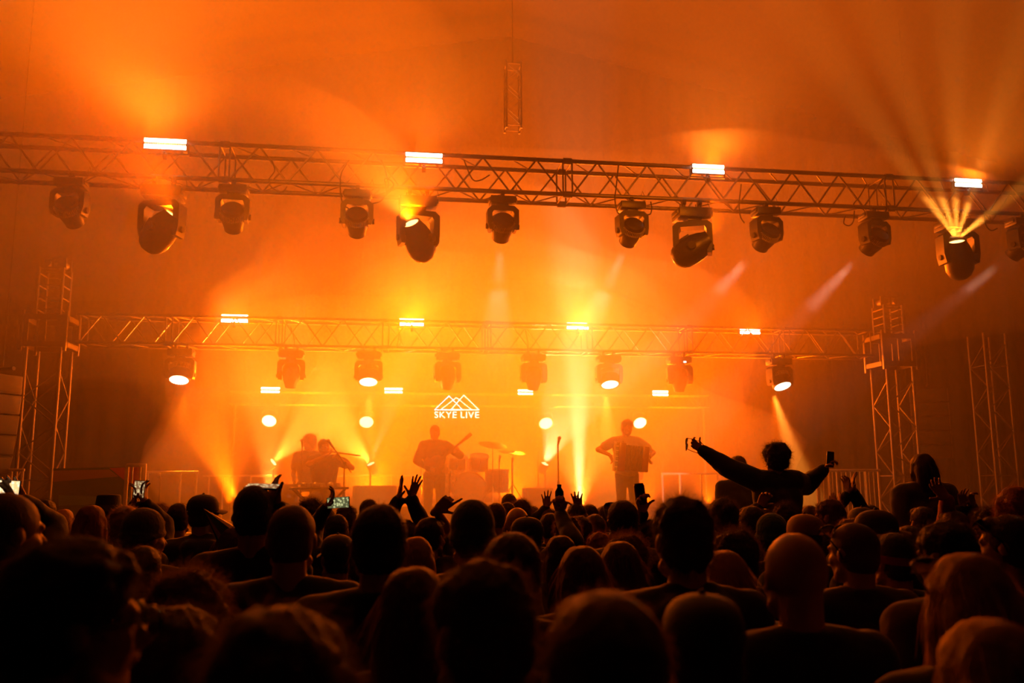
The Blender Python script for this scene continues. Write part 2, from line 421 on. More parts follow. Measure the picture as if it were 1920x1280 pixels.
SPEC = {
    'small': dict(gap=.05, bw=.27, bh=.08, bd=.2, yw=.33, yh=.26, yd=.15, th=.05, ch=.05, arch=.055, r=.115, back=.12, front=.17, taper=.82, bullet=0, piv=.20, cl=1),
    'large': dict(gap=.10, bw=.37, bh=.11, bd=.28, yw=.42, yh=.36, yd=.17, th=.062, ch=.05, arch=.06, r=.155, back=.25, front=.20, taper=.85, bullet=1, piv=.29, cl=2),
    'wash': dict(gap=.07, bw=.38, bh=.11, bd=.26, yw=.45, yh=.33, yd=.17, th=.06, ch=.05, arch=.07, r=.165, back=.14, front=.15, taper=1.0, bullet=0, piv=.22, cl=2),
    'profile': dict(gap=.07, bw=.38, bh=.11, bd=.26, yw=.44, yh=.33, yd=.17, th=.08, ch=.05, arch=.08, r=.135, back=.18, front=.23, taper=.75, bullet=1, piv=.22, cl=2)}
def moving_head(kind, loc, tilt, pan, label, state='off', group=None, roll=0, drop=0, aim=None):
    """hangs from the chord at loc; tilt>0 turns the beam towards the crowd"""
    q = SPEC[kind]; K = kind
    T = empty('moving_head_lamp', loc, (0, 0, 0), label, 'stage light', group)
    xs = (0,) if q['cl'] == 1 else (-.09, .09)
    for x in xs: link('clamp', shared('clamp', clamp_mesh), T, (x, 0, -.01))
    strut('hanging_bolt', T, (0, 0, -.05), (0, 0, -.02 - q['gap']), .012, BLKM) if q['cl'] == 1 else [strut('hanging_bolt', T, (x, 0, -.05), (x, 0, -.02 - q['gap']), .012, BLKM) for x in xs]
    z = -q['gap'] - q['bh'] / 2
    link('base', shared(K + 'base', lambda: base_mesh(q['bw'], q['bh'], q['bd'])), T, (0, 0, z))
    b = MB()
    x0 = q['bw'] * .42; b.path([(x0, 0, z + .03), (x0 + .06, .02, z + .1), (x0 + .03, .05, z + .2), (.12, .05, -.01 + .05)], .004, 5)
    b.build('safety_cable', BLKM, T)
    z -= q['bh'] * .78
    Y_ = link('yoke', shared(K + 'yoke', lambda: yoke_mesh(q['yw'], q['yh'], q['yd'], q['th'], q['ch'], q['arch'])), T, (0, 0, z), (0, 0, R(pan)))
    H = link('head', shared(K + 'head', lambda: head_mesh(q['r'], q['back'], q['front'], q['taper'], q['bullet'])), T, (0, 0, z - q['piv']))
    H.rotation_euler = (Matrix.Rotation(R(pan), 4, 'Z') @ Matrix.Rotation(R(-tilt), 4, 'X')).to_euler()
    if aim: H.rotation_mode = 'QUATERNION'; H.rotation_quaternion = (Vector(aim) - Vector(loc) - Vector((0, 0, z - q['piv']))).to_track_quat('-Z', 'Y')
    if not q['bullet']: link('heat_sink', shared(K + 'fins', lambda: fins_mesh(q['r'], q['back'])), H)
    lr = q['r'] * q['taper'] * (.88 if not q['bullet'] else .64); lz = -q['front'] + .012
    lm = {'off': LENS_OFF, 'on': LENS_ON, 'amber': LENS_AMB}.get(state, LENS_AMB)
    if state == 'cells':
        link('lens', shared(K + 'lensc', lambda: lens_mesh(lr, lz + .02, LENS_AMB)), H)
        c = link('led_cells', shared(K + 'cells', lambda: cells_mesh(lr, lz)), H); c['kind'] = 'stuff'
    else: link('lens', shared(K + state, lambda: lens_mesh(lr, lz, lm)), H)
    return T, Matrix.Translation(Vector(loc) + Vector((0, 0, z - q['piv']))) @ (Matrix.Rotation(R(pan), 4, 'Z') @ Matrix.Rotation(R(-tilt), 4, 'X'))
def beam_at(Mx, kind, power, ang, col, blend=.6, size=.03, name='beam', ex=.03):
    q = SPEC[kind]; a = Mx @ Vector((0, 0, -q['front'] - ex)); b = Mx @ Vector((0, 0, -3))
    return spot(a, b, power, ang, col, blend, size, name)
front_small = [
    (143, 10, -8, 'leftmost dim lamp hanging from the left end of the nearest truss'),
    (443, 14, 4, 'dark lamp under the nearest truss, right of the big lamp below the leftmost strobe'),
    (671, 14, 0, 'dark lamp under the nearest truss with a looped cable, left of the second strobe'),
    (938, 12, 0, 'lamp under the nearest truss sending a faint pale beam straight down'),
    (1175, 16, 6, 'lamp under the nearest truss beside the big tilted one with faint pale beam'),
    (1422, 14, 12, 'lamp under the nearest truss with pale beam, just right of the third strobe'),
    (1620, 16, 16, 'darkest lamp under the nearest truss with a clear pale beam slanting down'),
    (1890, 16, 20, 'lamp at the right end of the nearest truss with dim beam')]
for i, (px, tl_, pn, lab) in enumerate(front_small):
    q = P(px, 380, FY)
    # the back of the head faces the crowd: the beam goes down and away
    moving_head('small', (q.x, FY - .17, FZB - .02), -58, pn * .8, lab, 'on' if i > 2 else 'off', drop=-.01)
front_large = [
    (313, 140, -14, 'big lamp under the leftmost strobe throwing a fan of light up right'),
    (783, 128, 12, 'big dark lamp below the second strobe with a small bright lens turned up left'),
    (1287, 140, -22, 'big dark lamp below the third strobe tilted with its beam to the right'),
    (1772, 150, -5, 'big lamp throwing a bright fan of beams straight up below the rightmost strobe')]
LM = []
for px, tl_, pn, lab in front_large:
    q = P(px, 400, FY)
    t, Mx = moving_head('large', (q.x, FY - .17, FZB - .02), tl_, pn, lab, 'amber', aim=P(*BIG[len(LM)][1])); LM.append(Mx)
    _, (ax, ay, aY), tg, pw, an, we, (wx, wy), wa = BIG[len(LM) - 1]; c = Mx.translation; qq = c + (P(ax, ay, aY) - c).normalized() * .22
    for tx, ty in tg: spot(qq, P(tx, ty, FY - 1.3), pw, an, YEL, 1, .02)
    smoke_noise(spot(qq, P(wx, wy, FY - 1.6), we, wa, ORANGE, 1), 2.2, .3, 1.7, px * .01)  # wide fill added at the same head to light the upper haze
back = [(345, 'wash', 24, 0, 'cells', 'leftmost lamp on the middle truss, its round honeycomb face lit'),
        (549, 'profile', -18, 6, 'off', 'unlit lamp under the middle truss between the two leftmost glowing ones'),
        (692, 'wash', 24, 0, 'cells', 'middle truss lamp with a glowing honeycomb face left of the sign'),
        (837, 'profile', -16, 6, 'off', 'unlit lamp hanging just above the glowing mountain sign'),
        (996, 'profile', -16, 0, 'off', 'unlit lamp in front of a small strobe, right of the sign'),
        (1135, 'wash', 24, 0, 'cells', 'lamp with glowing honeycomb face beside the tall pale column of light'),
        (1265, 'profile', -14, -6, 'off', 'unlit lamp on the middle truss, rightmost of the dark ones, small white display'),
        (1450, 'wash', 26, 14, 'cells', 'rightmost lamp of the middle truss sending a golden beam onto the spread-armed person')]
BM = []
for px, k, tl_, pn, st, lab in back:
    q = P(px, 670, SY)
    t, Mx = moving_head(k, (q.x, SY - .21, SZB - .02), tl_, pn, lab, st)
    BM.append((px, Mx))
    MB().box((.06, -.135, -.165), (.05, .006, .03), .002).build('display', mat('lit_display', (.8, .8, .8), emit=(1, .95, .9), es=2 if px == 1265 else .2) if px == 1265 else BLKM, t)
# four round washes hung low at the back
for px, py, lab in [(505, 803, 'round white wash lamp low at the back on the far left'), (687, 805, 'round white wash lamp low at the back above the flute player'),
                    (1022, 807, 'round white wash lamp low at the back right of the drum kit'), (1198, 806, 'round wash lamp half hidden behind the accordion player')]:
    q = P(px, py, TY)
    moving_head('wash', (q.x, TY + .02, q.z + .67), 52, 0, lab, 'cells')
    strut('drop_pipe', bpy.data.objects[-1] if False else [o for o in COL.objects if o.name.startswith('moving_head_lamp')][-1], (0, 0, .0), (0, 0, TZB - q.z - .62), .024, ALU)
# strobes
def strobe_parts(w, h):
    d = {}
    d['housing'] = MB().box((0, .035, 0), (w, .07, h), .008).mesh('housing', BLK)
    d['light_bar'] = MB().box((0, -.006, 0), (w * .97, .012, h * .30), .004).mesh('light_bar', STRB)
    b = MB()
    for k in range(24): b.box((-w * .46 + k * w * .92 / 23, -.004, 0), (w * .022, .008, h * .14))
    d['led_dots'] = b.mesh('led_dots', STRBD)
    b = MB(); b.box((-w / 2 - .012, .03, -h * .3), (.008, .03, h * .9), .002); b.box((w / 2 + .012, .03, -h * .3), (.008, .03, h * .9), .002); b.box((0, .03, -h * .75), (w + .03, .03, .008), .002)
    d['bracket'] = b.mesh('bracket', BLKM); return d
def strobe(px, py, Y, wpx, hpx, lab):
    q = P(px, py, Y - .2); w = wpx * q.y / FPX; h = hpx * q.y / FPX
    k = ('strobe', round(w, 2), round(h, 2))
    d = shared(k, lambda: strobe_parts(w, h))
    T = empty('strobe_light', q, (0, 0, 0), lab, 'strobe light')
    link('housing', d['housing'], T); link('light_bar', d['light_bar'], T, (0, 0, h * .26)); link('light_bar', d['light_bar'], T, (0, 0, -h * .26))
    o = link('led_dots', d['led_dots'], T); o['kind'] = 'stuff'; link('bracket', d['bracket'], T)
    o = link('clamp', shared('clamp', clamp_mesh), T, (0, .03 if Y < 10 else (-.01 if Y < 16 else .22), -h * .75 - .02)); o.rotation_euler = (R(180), 0, 0)
for i, (px, py, Y, e) in enumerate(STROBES):
    wp, hp = ((78, 24), (73, 23), (69, 22), (64, 21), (48, 17), (46, 16), (44, 15), (43, 15), (34, 12), (34, 12), (30, 12), (32, 12))[i]
    tr_ = ('nearest', 'middle', 'rearmost')[i // 4]; ps = ('leftmost', 'second from left', 'third from left', 'rightmost')[i % 4]
    strobe(px, py, Y, wp, hp, f'blazing white strobe, {ps} of the four on the {tr_} truss')
# cables looped along the trusses
CAB = mat('black_cable', (.015, .014, .014), .55)
def cable(pxs, Y, lab, r=.007):
    pts = [P(x, y, Y) for x, y in pxs]; out = []
    for i in range(len(pts) - 1):
        p0 = pts[max(i - 1, 0)]; p1 = pts[i]; p2 = pts[i + 1]; p3 = pts[min(i + 2, len(pts) - 1)]
        for k in range(5):
            t = k / 5; out.append(.5 * ((2 * p1) + (p2 - p0) * t + (2 * p0 - 5 * p1 + 4 * p2 - p3) * t * t + (3 * p1 - p0 - 3 * p2 + p3) * t ** 3))
    out.append(pts[-1])
    return tag(MB().path(out, r).build('cable', CAB), lab, 'cable')
F2 = FY - .2
cable([(655, 300), (640, 325), (638, 350), (642, 380), (655, 392)], F2, 'black cable looping down to the lamp left of the second strobe')
cable([(695, 382), (712, 378), (722, 368), (735, 350)], F2, 'short black cable swinging from the lamp left of the second strobe')
cable([(870, 300), (885, 335), (900, 338), (918, 328)], F2, 'black cable drooping inside the nearest truss right of the second strobe')
cable([(1160, 305), (1156, 345), (1153, 375), (1158, 398), (1166, 402)], F2, 'black cable hanging beside the fifth small lamp of the nearest truss')
cable([(1200, 400), (1218, 402), (1222, 390), (1220, 378)], F2, 'thin black cable loop right of the fifth small lamp')
cable([(1390, 345), (1386, 380), (1388, 405), (1396, 418)], F2, 'black cable dropping to the lamp right of the third strobe')
cable([(1585, 405), (1582, 418), (1592, 423), (1600, 415), (1602, 395)], F2, 'black cable loop at the darkest lamp')
cable([(1655, 345), (1662, 375), (1660, 400), (1648, 420)], F2, 'black cable hanging just right of the darkest lamp')
cable([(1845, 395), (1848, 420), (1858, 432), (1870, 428)], F2, 'black cable hanging at the right end lamp')
cable([(510, 300), (515, 320), (505, 335), (508, 350), (528, 360), (538, 350)], F2, 'tangle of black cable in the nearest truss right of its left joint')
cable([(1625, 345), (1612, 368), (1600, 385), (1618, 392), (1624, 402)], F2, 'bundle of black cable gathered above the darkest lamp')
cable([(715, 300), (722, 318), (728, 342), (728, 362), (738, 345), (722, 335), (726, 365)], F2, 'coil of black cable bunched in the nearest truss left of the second strobe')
cable([(745, 612), (748, 630), (744, 650), (752, 640), (748, 622)], SY - .235, 'dark cable coil hanging in the middle truss under its second strobe')
cable([(545, 612), (552, 640), (548, 662)], SY - .235, 'cable dropping to the unlit lamp left of the flute player')
cable([(985, 618), (990, 645), (988, 665)], SY - .235, 'cable dropping to the unlit lamp right of the sign')
# ------------------------------------------------------------------ towers
def holed_plate(b, c, w, h, t):
    x, y, z = c
    for s in (-1, 1):
        b.box((x + s * w * .42, y, z), (w * .16, t, h)); b.box((x, y, z + s * h * .42), (w * .7, t, h * .16))
    b.box((x, y, z), (w * .10, t, h * .7))
def tower(px, Y, pytop, pysl, label, W=.5, sleeve=True, z0=0, n_seg=3, H2=None):
    base = P(px, 640, Y); zt = P(px, pytop, Y).z; zs = P(px, pysl, Y).z
    T = empty('truss_tower', (base.x, Y, z0), (0, 0, 0), label, 'truss tower')
    hz = (zs if sleeve else zt) - z0
    for sx in (-1, 1):
        for sy in (-1, 1): strut('upright', T, (sx * W / 2, sy * W / 2, 0), (sx * W / 2, sy * W / 2, hz), .026, ALU, 10)
    st = .42; k = 0; z = .2
    while z + st < hz:
        s = 1 if k % 2 else -1
        for t in (-1, 1):
            strut('brace', T, (-s * W / 2, t * W / 2, z), (s * W / 2, t * W / 2, z + st), .011, ALU)
            strut('brace', T, (t * W / 2, s * W / 2, z), (t * W / 2, -s * W / 2, z + st), .011, ALU)
            if k % 5 == 4:
                strut('brace', T, (-W / 2, t * W / 2, z), (W / 2, t * W / 2, z), .011, ALU); strut('brace', T, (t * W / 2, -W / 2, z), (t * W / 2, W / 2, z), .011, ALU)
        z += st; k += 1
    b = MB(); b.box((0, 0, .02), (W + .5, W + .5, .03), .01); b.build('base_plate', ALU, T)
    if sleeve:
        b = MB(); hs = P(px, pysl - 60, Y).z - zs
        for s in (-1, 1):
            holed_plate(b, (0, s * (W / 2 + .05), hs / 2), W + .16, hs, .02)
            for t in (-1, 1): b.box((t * (W / 2 + .07), s * (W / 2 + .05), hs / 2), (.05, .05, hs + .12), .006)
            b.box((s * (W / 2 + .08), 0, .05), (.03, W, .08)); b.box((s * (W / 2 + .08), 0, hs - .05), (.03, W, .08))
        b.build('sleeve_block', ALU, T, (0, 0, zs - z0))
        b = MB()
        top = zt - zs - hs
        for sx in (-1, 1):
            for sy in (-1, 1): b.tube((sx * W * .36, sy * W * .36, 0), (sx * W * .36, sy * W * .36, top), .024)
            for k in range(4): b.tube((sx * W * .36, -W * .36, top * (k + .5) / 4), (sx * W * .36, W * .36, top * (k + .5) / 4), .012); b.tube((-W * .36, sx * W * .36, top * (k + .5) / 4), (W * .36, sx * W * .36, top * (k + .5) / 4), .010)
        b.build('mast_top', ALU, T, (0, 0, zs + hs - z0))
        b = MB(); holed_plate(b, (0, -.12, .08), W * .8, .18, .02); holed_plate(b, (0, .12, .08), W * .8, .18, .02)
        b.tube((-.1, -.12, .08), (-.1, .12, .08), .06, n=14); b.tube((.12, -.12, .08), (.12, .12, .08), .06, n=14)
        b.build('pulley_head', ALU, T, (0, 0, zt - z0))
        b = MB(); b.path([(W * .3, -.1, zt - z0 + .05), (W * .34, -.1, zs - z0 + .4)], .008); b.build('hoist_chain', BLKM, T)
    return T
tower(94, SY, 505, 655, 'left lattice tower with pulley block carrying the middle truss')
tower(1668, SY, 575, 690, 'right lattice tower with pulley block beside the woman on shoulders')
tower(1850, 15.5, 628, 640, 'far right lattice tower standing in the dark beyond the right tower', W=.46, sleeve=False)
# line array speakers
GRL = mat('speaker_grille', (.03, .028, .026), .5, .3, .6, 300)
def line_array(px, py0, py1, Y, n, face, label, w=.6, back=.35):
    top = P(px, py0, Y); bot = P(px, py1, Y); H = top.z - bot.z
    T = empty('line_array_speaker', (top.x, Y, top.z), (0, 0, R(face)), label, 'speaker')
    strut('rigging_frame', T, (0, -.2, .06), (0, .3, .06), .03, BLKM); strut('flying_chain', T, (0, 0, .06), (0, 0, ceil_z(top.x) - top.z), .006, BLKM)
    hh = H / n; y = 0
    for k in range(n):
        tl_ = R(k * 3.2); b = MB()
        b.prism([(-w / 2, -hh * .46), (w / 2, -hh * .46), (w / 2, hh * .46), (-w / 2, hh * .46)], -.02, back)
        for v in b.b.verts:
            if v.co.y > .1: v.co.z *= .55
        o = b.build('cabinet', BLK, T, (0, y, -hh * (k + .5)), (tl_, 0, 0), smooth=0)
        MB().box((0, -.03, 0), (w * .94, .012, hh * .8), .004).build('grille', GRL, o)
        for s in (-1, 1): MB().box((0, .02, 0), (.018, .05, hh * .9)).box((0, back * .5, 0), (.014, back, .03)).build('side_bracket', ALU, o, (s * (w / 2 + .012), 0, 0))
        y += math.sin(tl_) * hh
    return T
line_array(4, 700, 890, 12.5, 5, 62, 'curved hanging stack of black speakers at the left edge of the picture')
line_array(1740, 728, 860, 17.0, 5, -35, 'curved hanging stack of speakers faint behind the right tower', w=.7)
# ------------------------------------------------------------------ people: one continuous skin each, hair and clothes as children
def V3(*a): return Vector(a)
class Body:
    """a cloud of tapered capsules and ellipsoids melted into one surface"""
    def __init__(s): s.b = bmesh.new()
    def cap(s, a, b, r0, r1=None, n=14):
        a = Vector(a); b = Vector(b); r1 = r0 if r1 is None else r1; d = b - a; L = max(d.length, 1e-4)
        q = Matrix.Translation(a) @ d.to_track_quat('Z', 'Y').to_matrix().to_4x4(); rings = []
        pr = [(0, -r0)] + [(r0 * math.sin(t * PI / 8), -r0 * math.cos(t * PI / 8)) for t in (1, 2, 3, 4)] + [(r1 * math.cos(t * PI / 8), L + r1 * math.sin(t * PI / 8)) for t in (0, 1, 2, 3)] + [(0, L + r1)]
        for r, z in pr: rings.append([s.b.verts.new(q @ Vector((r * math.cos(k * 2 * PI / n), r * math.sin(k * 2 * PI / n), z))) for k in range(n)] if r > 1e-6 else [s.b.verts.new(q @ Vector((0, 0, z)))])
        for i in range(len(rings) - 1):
            A, B = rings[i], rings[i + 1]
            for k in range(n):
                k2 = (k + 1) % n
                if len(A) == 1: s.b.faces.new((A[0], B[k2], B[k]))
                elif len(B) == 1: s.b.faces.new((A[k], A[k2], B[0]))
                else: s.b.faces.new((A[k], A[k2], B[k2], B[k]))
        return s
    def chain(s, pts, rs):
        for i in range(len(pts) - 1): s.cap(pts[i], pts[i + 1], rs[i], rs[i + 1])
        return s
    def ell(s, c, r, M=None, n=20, m_=14):
        v = bmesh.ops.create_uvsphere(s.b, u_segments=n, v_segments=m_, radius=1)['verts']
        for q in v:
            p = Vector((q.co.x * r[0], q.co.y * r[1], q.co.z * r[2])) + Vector(c)
            q.co = M @ p if M else p
        return s
    def melt(s, name, vox, mats, dec=1.0, smooth=3, rough=0, rs=9):
        me = bpy.data.meshes.new(name); s.b.to_mesh(me); s.b.free()
        o = bpy.data.objects.new('temp_' + name, me); COL.objects.link(o)
        md = o.modifiers.new('r', 'REMESH'); md.mode = 'VOXEL'; md.voxel_size = vox; md.use_smooth_shade = True
        if smooth: sm = o.modifiers.new('s', 'SMOOTH'); sm.factor = .5; sm.iterations = smooth
        if dec < 1: dm = o.modifiers.new('d', 'DECIMATE'); dm.ratio = dec
        out = bpy.data.meshes.new_from_object(o.evaluated_get(bpy.context.evaluated_depsgraph_get()))
        bpy.data.objects.remove(o); bpy.data.meshes.remove(me)
        if rough:
            n = len(out.vertices); co = np.empty(n * 3, 'f'); out.vertices.foreach_get('co', co); no = np.empty(n * 3, 'f'); out.vertices.foreach_get('normal', no)
            co = co.reshape(-1, 3); no = no.reshape(-1, 3)
            for i in range(n):
                p = Vector(co[i]) * rs; co[i] += no[i] * (mnoise.noise(p) + .5 * mnoise.noise(p * 2.3)) * rough
            out.vertices.foreach_set('co', co.ravel())
        out.name = name; out.materials.clear()
        for x in (mats if isinstance(mats, (list, tuple)) else [mats]): out.materials.append(x)
        out.shade_smooth(); out.update()
        return out
HC = V3(0, .015, 1.635)                                             # centre of the head when upright
def head_matrix(yaw=0, pitch=0, roll=0, c=None, base=None):
    base = base or V3(0, 0, 1.50); off = (c or HC) - base
    Rm = (Matrix.Rotation(R(yaw), 4, 'Z') @ Matrix.Rotation(R(pitch), 4, 'X') @ Matrix.Rotation(R(roll), 4, 'Y'))
    p = base + (Matrix.Rotation(R(pitch), 4, 'X') @ Matrix.Rotation(R(roll), 4, 'Y')) @ off
    return Matrix.Translation(p) @ Rm
def add_head(b, M):
    b.ell((0, -.012, .025), (.075, .096, .090), M); b.ell((0, .03, -.03), (.060, .062, .080), M); b.ell((0, .055, -.088), (.034, .034, .026), M)
    b.cap(M @ V3(0, .089, .004), M @ V3(0, .110, -.030), .007, .013, 10); b.cap(M @ V3(-.034, .080, .018), M @ V3(.034, .080, .018), .011, .011, 8)
    for s in (-1, 1):
        b.ell((s * .036, .058, -.03), (.024, .024, .024), M); b.ell((s * .0765, -.008, -.006), (.009, .017, .029), M)
        b.cap(M @ V3(s * .05, .02, -.07), M @ V3(s * .02, .06, -.095), .022, .018, 8)
    b.ell((0, .090, -.056), (.022, .012, .009), M)
def finger(b, p, d, n, L, r, curl, segs=3):
    p = Vector(p); d = Vector(d).normalized(); ax = d.cross(n).normalized(); pts = [p]; rs = [r]
    for k in range(segs):
        d = Matrix.Rotation(-curl * (1.0 if k else .7), 3, ax) @ d
        p = p + d * L * (.42, .32, .26)[k]; pts.append(p); rs.append(r * (.95, .88, .78)[k])
    b.chain(pts, rs)
def add_hand(b, w, d, n, side, curl=.15, spread=.10, point=False, thumb=.7, sc=1.0):
    """w wrist, d finger direction, n palm normal, side +1 when the thumb lies towards d x n"""
    w = Vector(w); d = Vector(d).normalized(); n = (Vector(n) - d * Vector(n).dot(d)).normalized(); s = d.cross(n) * side
    for k in range(4):
        t = (k - 1.5); root = w + d * .088 * sc - s * t * .0205 * sc + d * (.004, .006, .002, -.008)[k] * sc
        b.cap(w + d * .022 * sc - s * t * .012 * sc, root, .0155 * sc, .0115 * sc, 10)
        fd = d - s * t * spread
        c = curl
        if point: c = .05 if k == 0 else 1.35
        finger(b, root, fd, n, (.072, .080, .075, .060)[k] * sc, .0088 * sc, c)
    a = w + d * .025 * sc + s * .022 * sc
    td = d * (1 - thumb * .55) + s * thumb + n * .25
    b.cap(w + d * .01 * sc, a + td.normalized() * .02 * sc, .017 * sc, .014 * sc, 10)
    finger(b, a + td.normalized() * .02 * sc, td, n, .066 * sc, .0100 * sc, curl * .6, 3)
    b.cap(w - d * .02, w + d * .02, .023 * sc, .024 * sc)
def ik(sh, wr, l1, l2, hint):
    d = wr - sh; L = d.length
    if L > (l1 + l2) * .995: wr = sh + d * ((l1 + l2) * .995 / L); d = wr - sh; L = d.length
    a = (l1 * l1 - l2 * l2 + L * L) / (2 * L); h = math.sqrt(max(0, l1 * l1 - a * a)); u = d / L
    x = (Vector(hint) - u * Vector(hint).dot(u)).normalized()
    return sh + u * a + x * h, wr
UA, FA = .295, .265
def make_pose(hands=None, head=(0, 0, 0), sit=False, lean=0, arms=None):
    """hands: {side: dict(w, d, n, curl, spread, point, hint)} in body coordinates; side -1 left, +1 right"""
    P_ = dict(lean=lean, head=head, sit=sit, sh={}, el={}, wr={}, hand={})
    L = Matrix.Rotation(R(-lean), 4, 'X')
    tr = lambda p: V3(0, 0, .95) + L.to_3x3() @ (Vector(p) - V3(0, 0, .95))
    P_['tr'] = tr
    for s in (-1, 1):
        h = (hands or {}).get(s)
        up = h is not None and Vector(h['w']).z > 1.45
        sh = tr((s * (.165 if up else .178), 0, 1.455 if up else 1.43))
        if h:
            el, wr = ik(sh, Vector(h['w']), UA, FA, h.get('hint', (s * .35, .8, -.5)))
            P_['hand'][s] = h
        else:
            v = arms if arms is not None else 0
            el, wr = [(V3(s * .235, -.04, 1.13), V3(s * .20, .16, 1.00)), (V3(s * .235, -.02, 1.12), V3(s * .235, .06, .87)), (V3(s * .24, .02, 1.15), V3(s * .08, .24, 1.15))][v]
            el = tr(el); wr = tr(wr)
        P_['sh'][s], P_['el'][s], P_['wr'][s] = sh, el, wr
    yaw, pitch, roll = head
    P_['HM'] = head_matrix(yaw, pitch, roll, tr(HC), tr((0, 0, 1.50)))
    if sit: P_['legs'] = {s: (V3(s * .09, .02, .93), V3(s * .13, .42, .90), V3(s * .12, .44, .50)) for s in (-1, 1)}
    else: P_['legs'] = {s: (V3(s * .09, 0, .92), V3(s * .10, .02, .50), V3(s * .11, -.01, .09)) for s in (-1, 1)}
    return P_
def skin_prims(b, P_):
    tr = P_['tr']
    b.ell((0, 0, .97), (.155, .11, .12)); b.chain([tr((0, 0, 1.02)), tr((0, 0, 1.18)), tr((0, 0, 1.28))], [.115, .11, .12])
    for s in (-1, 1): b.chain([tr((s * .06, 0, 1.12)), tr((s * .09, .0, 1.32))], [.09, .095]); b.cap(tr((s * .07, .0, 1.40)), P_['sh'][s], .07, .062); b.cap(tr((s * .03, -.01, 1.475)), P_['sh'][s] + V3(-s * .03, 0, .01), .05, .05)
    b.cap(tr((-.05, 0, 1.42)), tr((.05, 0, 1.42)), .06, .06)
    b.cap(tr((0, -.005, 1.42)), P_['HM'] @ V3(0, -.03, -.05), .060, .054)
    add_head(b, P_['HM'])
    for s in (-1, 1):
        b.chain([P_['sh'][s], P_['el'][s], P_['wr'][s]], [.055, .040, .026])
        h = P_['hand'].get(s)
        dflt = (P_['wr'][s] - P_['el'][s]).normalized()
        if h: add_hand(b, P_['wr'][s], h['d'], h['n'], h.get('side', s), h.get('curl', .15), h.get('spread', .1), h.get('point', False), h.get('thumb', .7))
        else: add_hand(b, P_['wr'][s], dflt, (-s, 0, 0.1), 1 if s > 0 else -1, .45, .03)
        hp, kn, an = P_['legs'][s]
        b.chain([hp, kn, an], [.088, .058, .042]); b.cap(an + V3(0, -.02, -.04), an + V3(0, .16, -.055), .034, .028)
def cloth_prims(b, P_, kind='jacket', g=.018):
    tr = P_['tr']; z0 = .86 if kind != 'tee' else .90
    b.ell(tr((0, 0, z0 + .06)), (.165 + g, .12 + g, .09)); b.chain([tr((0, 0, 1.0)), tr((0, 0, 1.18)), tr((0, 0, 1.28))], [.125 + g, .115 + g, .125 + g])
    for s in (-1, 1):
        b.chain([tr((s * .06, 0, 1.10)), tr((s * .09, 0, 1.32))], [.095 + g, .10 + g]); b.cap(tr((s * .06, -.005, 1.41)), P_['sh'][s], .072 + g, .062 + g); b.cap(tr((s * .045, -.01, 1.46)), P_['sh'][s] + V3(-s * .03, 0, .01), .05 + g, .052 + g)
        sh, el, wr = P_['sh'][s], P_['el'][s], P_['wr'][s]
        if kind == 'tee': b.cap(sh, sh + (el - sh) * .6, .060 + g, .056 + g)
        else: b.chain([sh, el, wr - (wr - el) * .06], [.060 + g, .046 + g * 1.15, .034 + g * .6])
    b.cap(tr((-.06, -.005, 1.425)), tr((.06, -.005, 1.425)), .065 + g, .065 + g)
    if kind == 'hood': b.cap(tr((-.06, -.085, 1.44)), tr((.06, -.085, 1.44)), .06, .06); b.ell(tr((0, -.11, 1.38)), (.10, .055, .10)); b.cap(tr((-.05, -.03, 1.49)), tr((.05, -.03, 1.49)), .045, .045)
    if kind == 'collar':
        for k in range(8):
            a0, a1 = R(-160 + 40 * k), R(-120 + 40 * k)
            if k in (6,): continue
            b.cap(tr((.068 * math.sin(a0), -.005 - .068 * math.cos(a0), 1.50)), tr((.068 * math.sin(a1), -.005 - .068 * math.cos(a1), 1.50)), .017, .017, 8)
def trouser_prims(b, P_):
    b.ell((0, 0, .95), (.168, .122, .11))
    for s in (-1, 1):
        hp, kn, an = P_['legs'][s]; b.chain([hp, kn, an + (kn - an) * .1], [.098, .07, .058])
# ---- hair
def hair_mat(name, col, gl=.5):
    if name in MATS: return MATS[name]
    m = bpy.data.materials.new(name); m.use_nodes = True; MATS[name] = m; nt = m.node_tree; b = nt.nodes['Principled BSDF']
    b.inputs['Base Color'].default_value = (*col, 1); b.inputs['Roughness'].default_value = .55; b.inputs['Specular IOR Level'].default_value = .4
    tc = nt.nodes.new('ShaderNodeTexCoord'); mp = nt.nodes.new('ShaderNodeMapping'); mp.inputs['Scale'].default_value = (260, 260, 26); no = nt.nodes.new('ShaderNodeTexNoise'); no.inputs['Scale'].default_value = 1; no.inputs['Detail'].default_value = 2; bp = nt.nodes.new('ShaderNodeBump'); bp.inputs['Strength'].default_value = .9; bp.inputs['Distance'].default_value = .004
    nt.links.new(tc.outputs['Object'], mp.inputs[0]); nt.links.new(mp.outputs[0], no.inputs['Vector']); nt.links.new(no.outputs['Fac'], bp.inputs['Height']); nt.links.new(bp.outputs[0], b.inputs['Normal'])
    t = nt.nodes.new('ShaderNodeBsdfTranslucent'); t.inputs[0].default_value = (*[min(1, c * 1.6 + .02) for c in col], 1)
    mx = nt.nodes.new('ShaderNodeMixShader'); mx.inputs[0].default_value = .35
    nt.links.new(b.outputs[0], mx.inputs[1]); nt.links.new(t.outputs[0], mx.inputs[2]); nt.links.new(mx.outputs[0], nt.nodes['Material Output'].inputs[0])
    return m
HAIRC = {'black': (.045, .028, .02), 'dark': (.085, .05, .033), 'brown': (.17, .09, .05), 'red': (.30, .11, .045), 'blond': (.55, .36, .19), 'grey': (.28, .24, .21)}
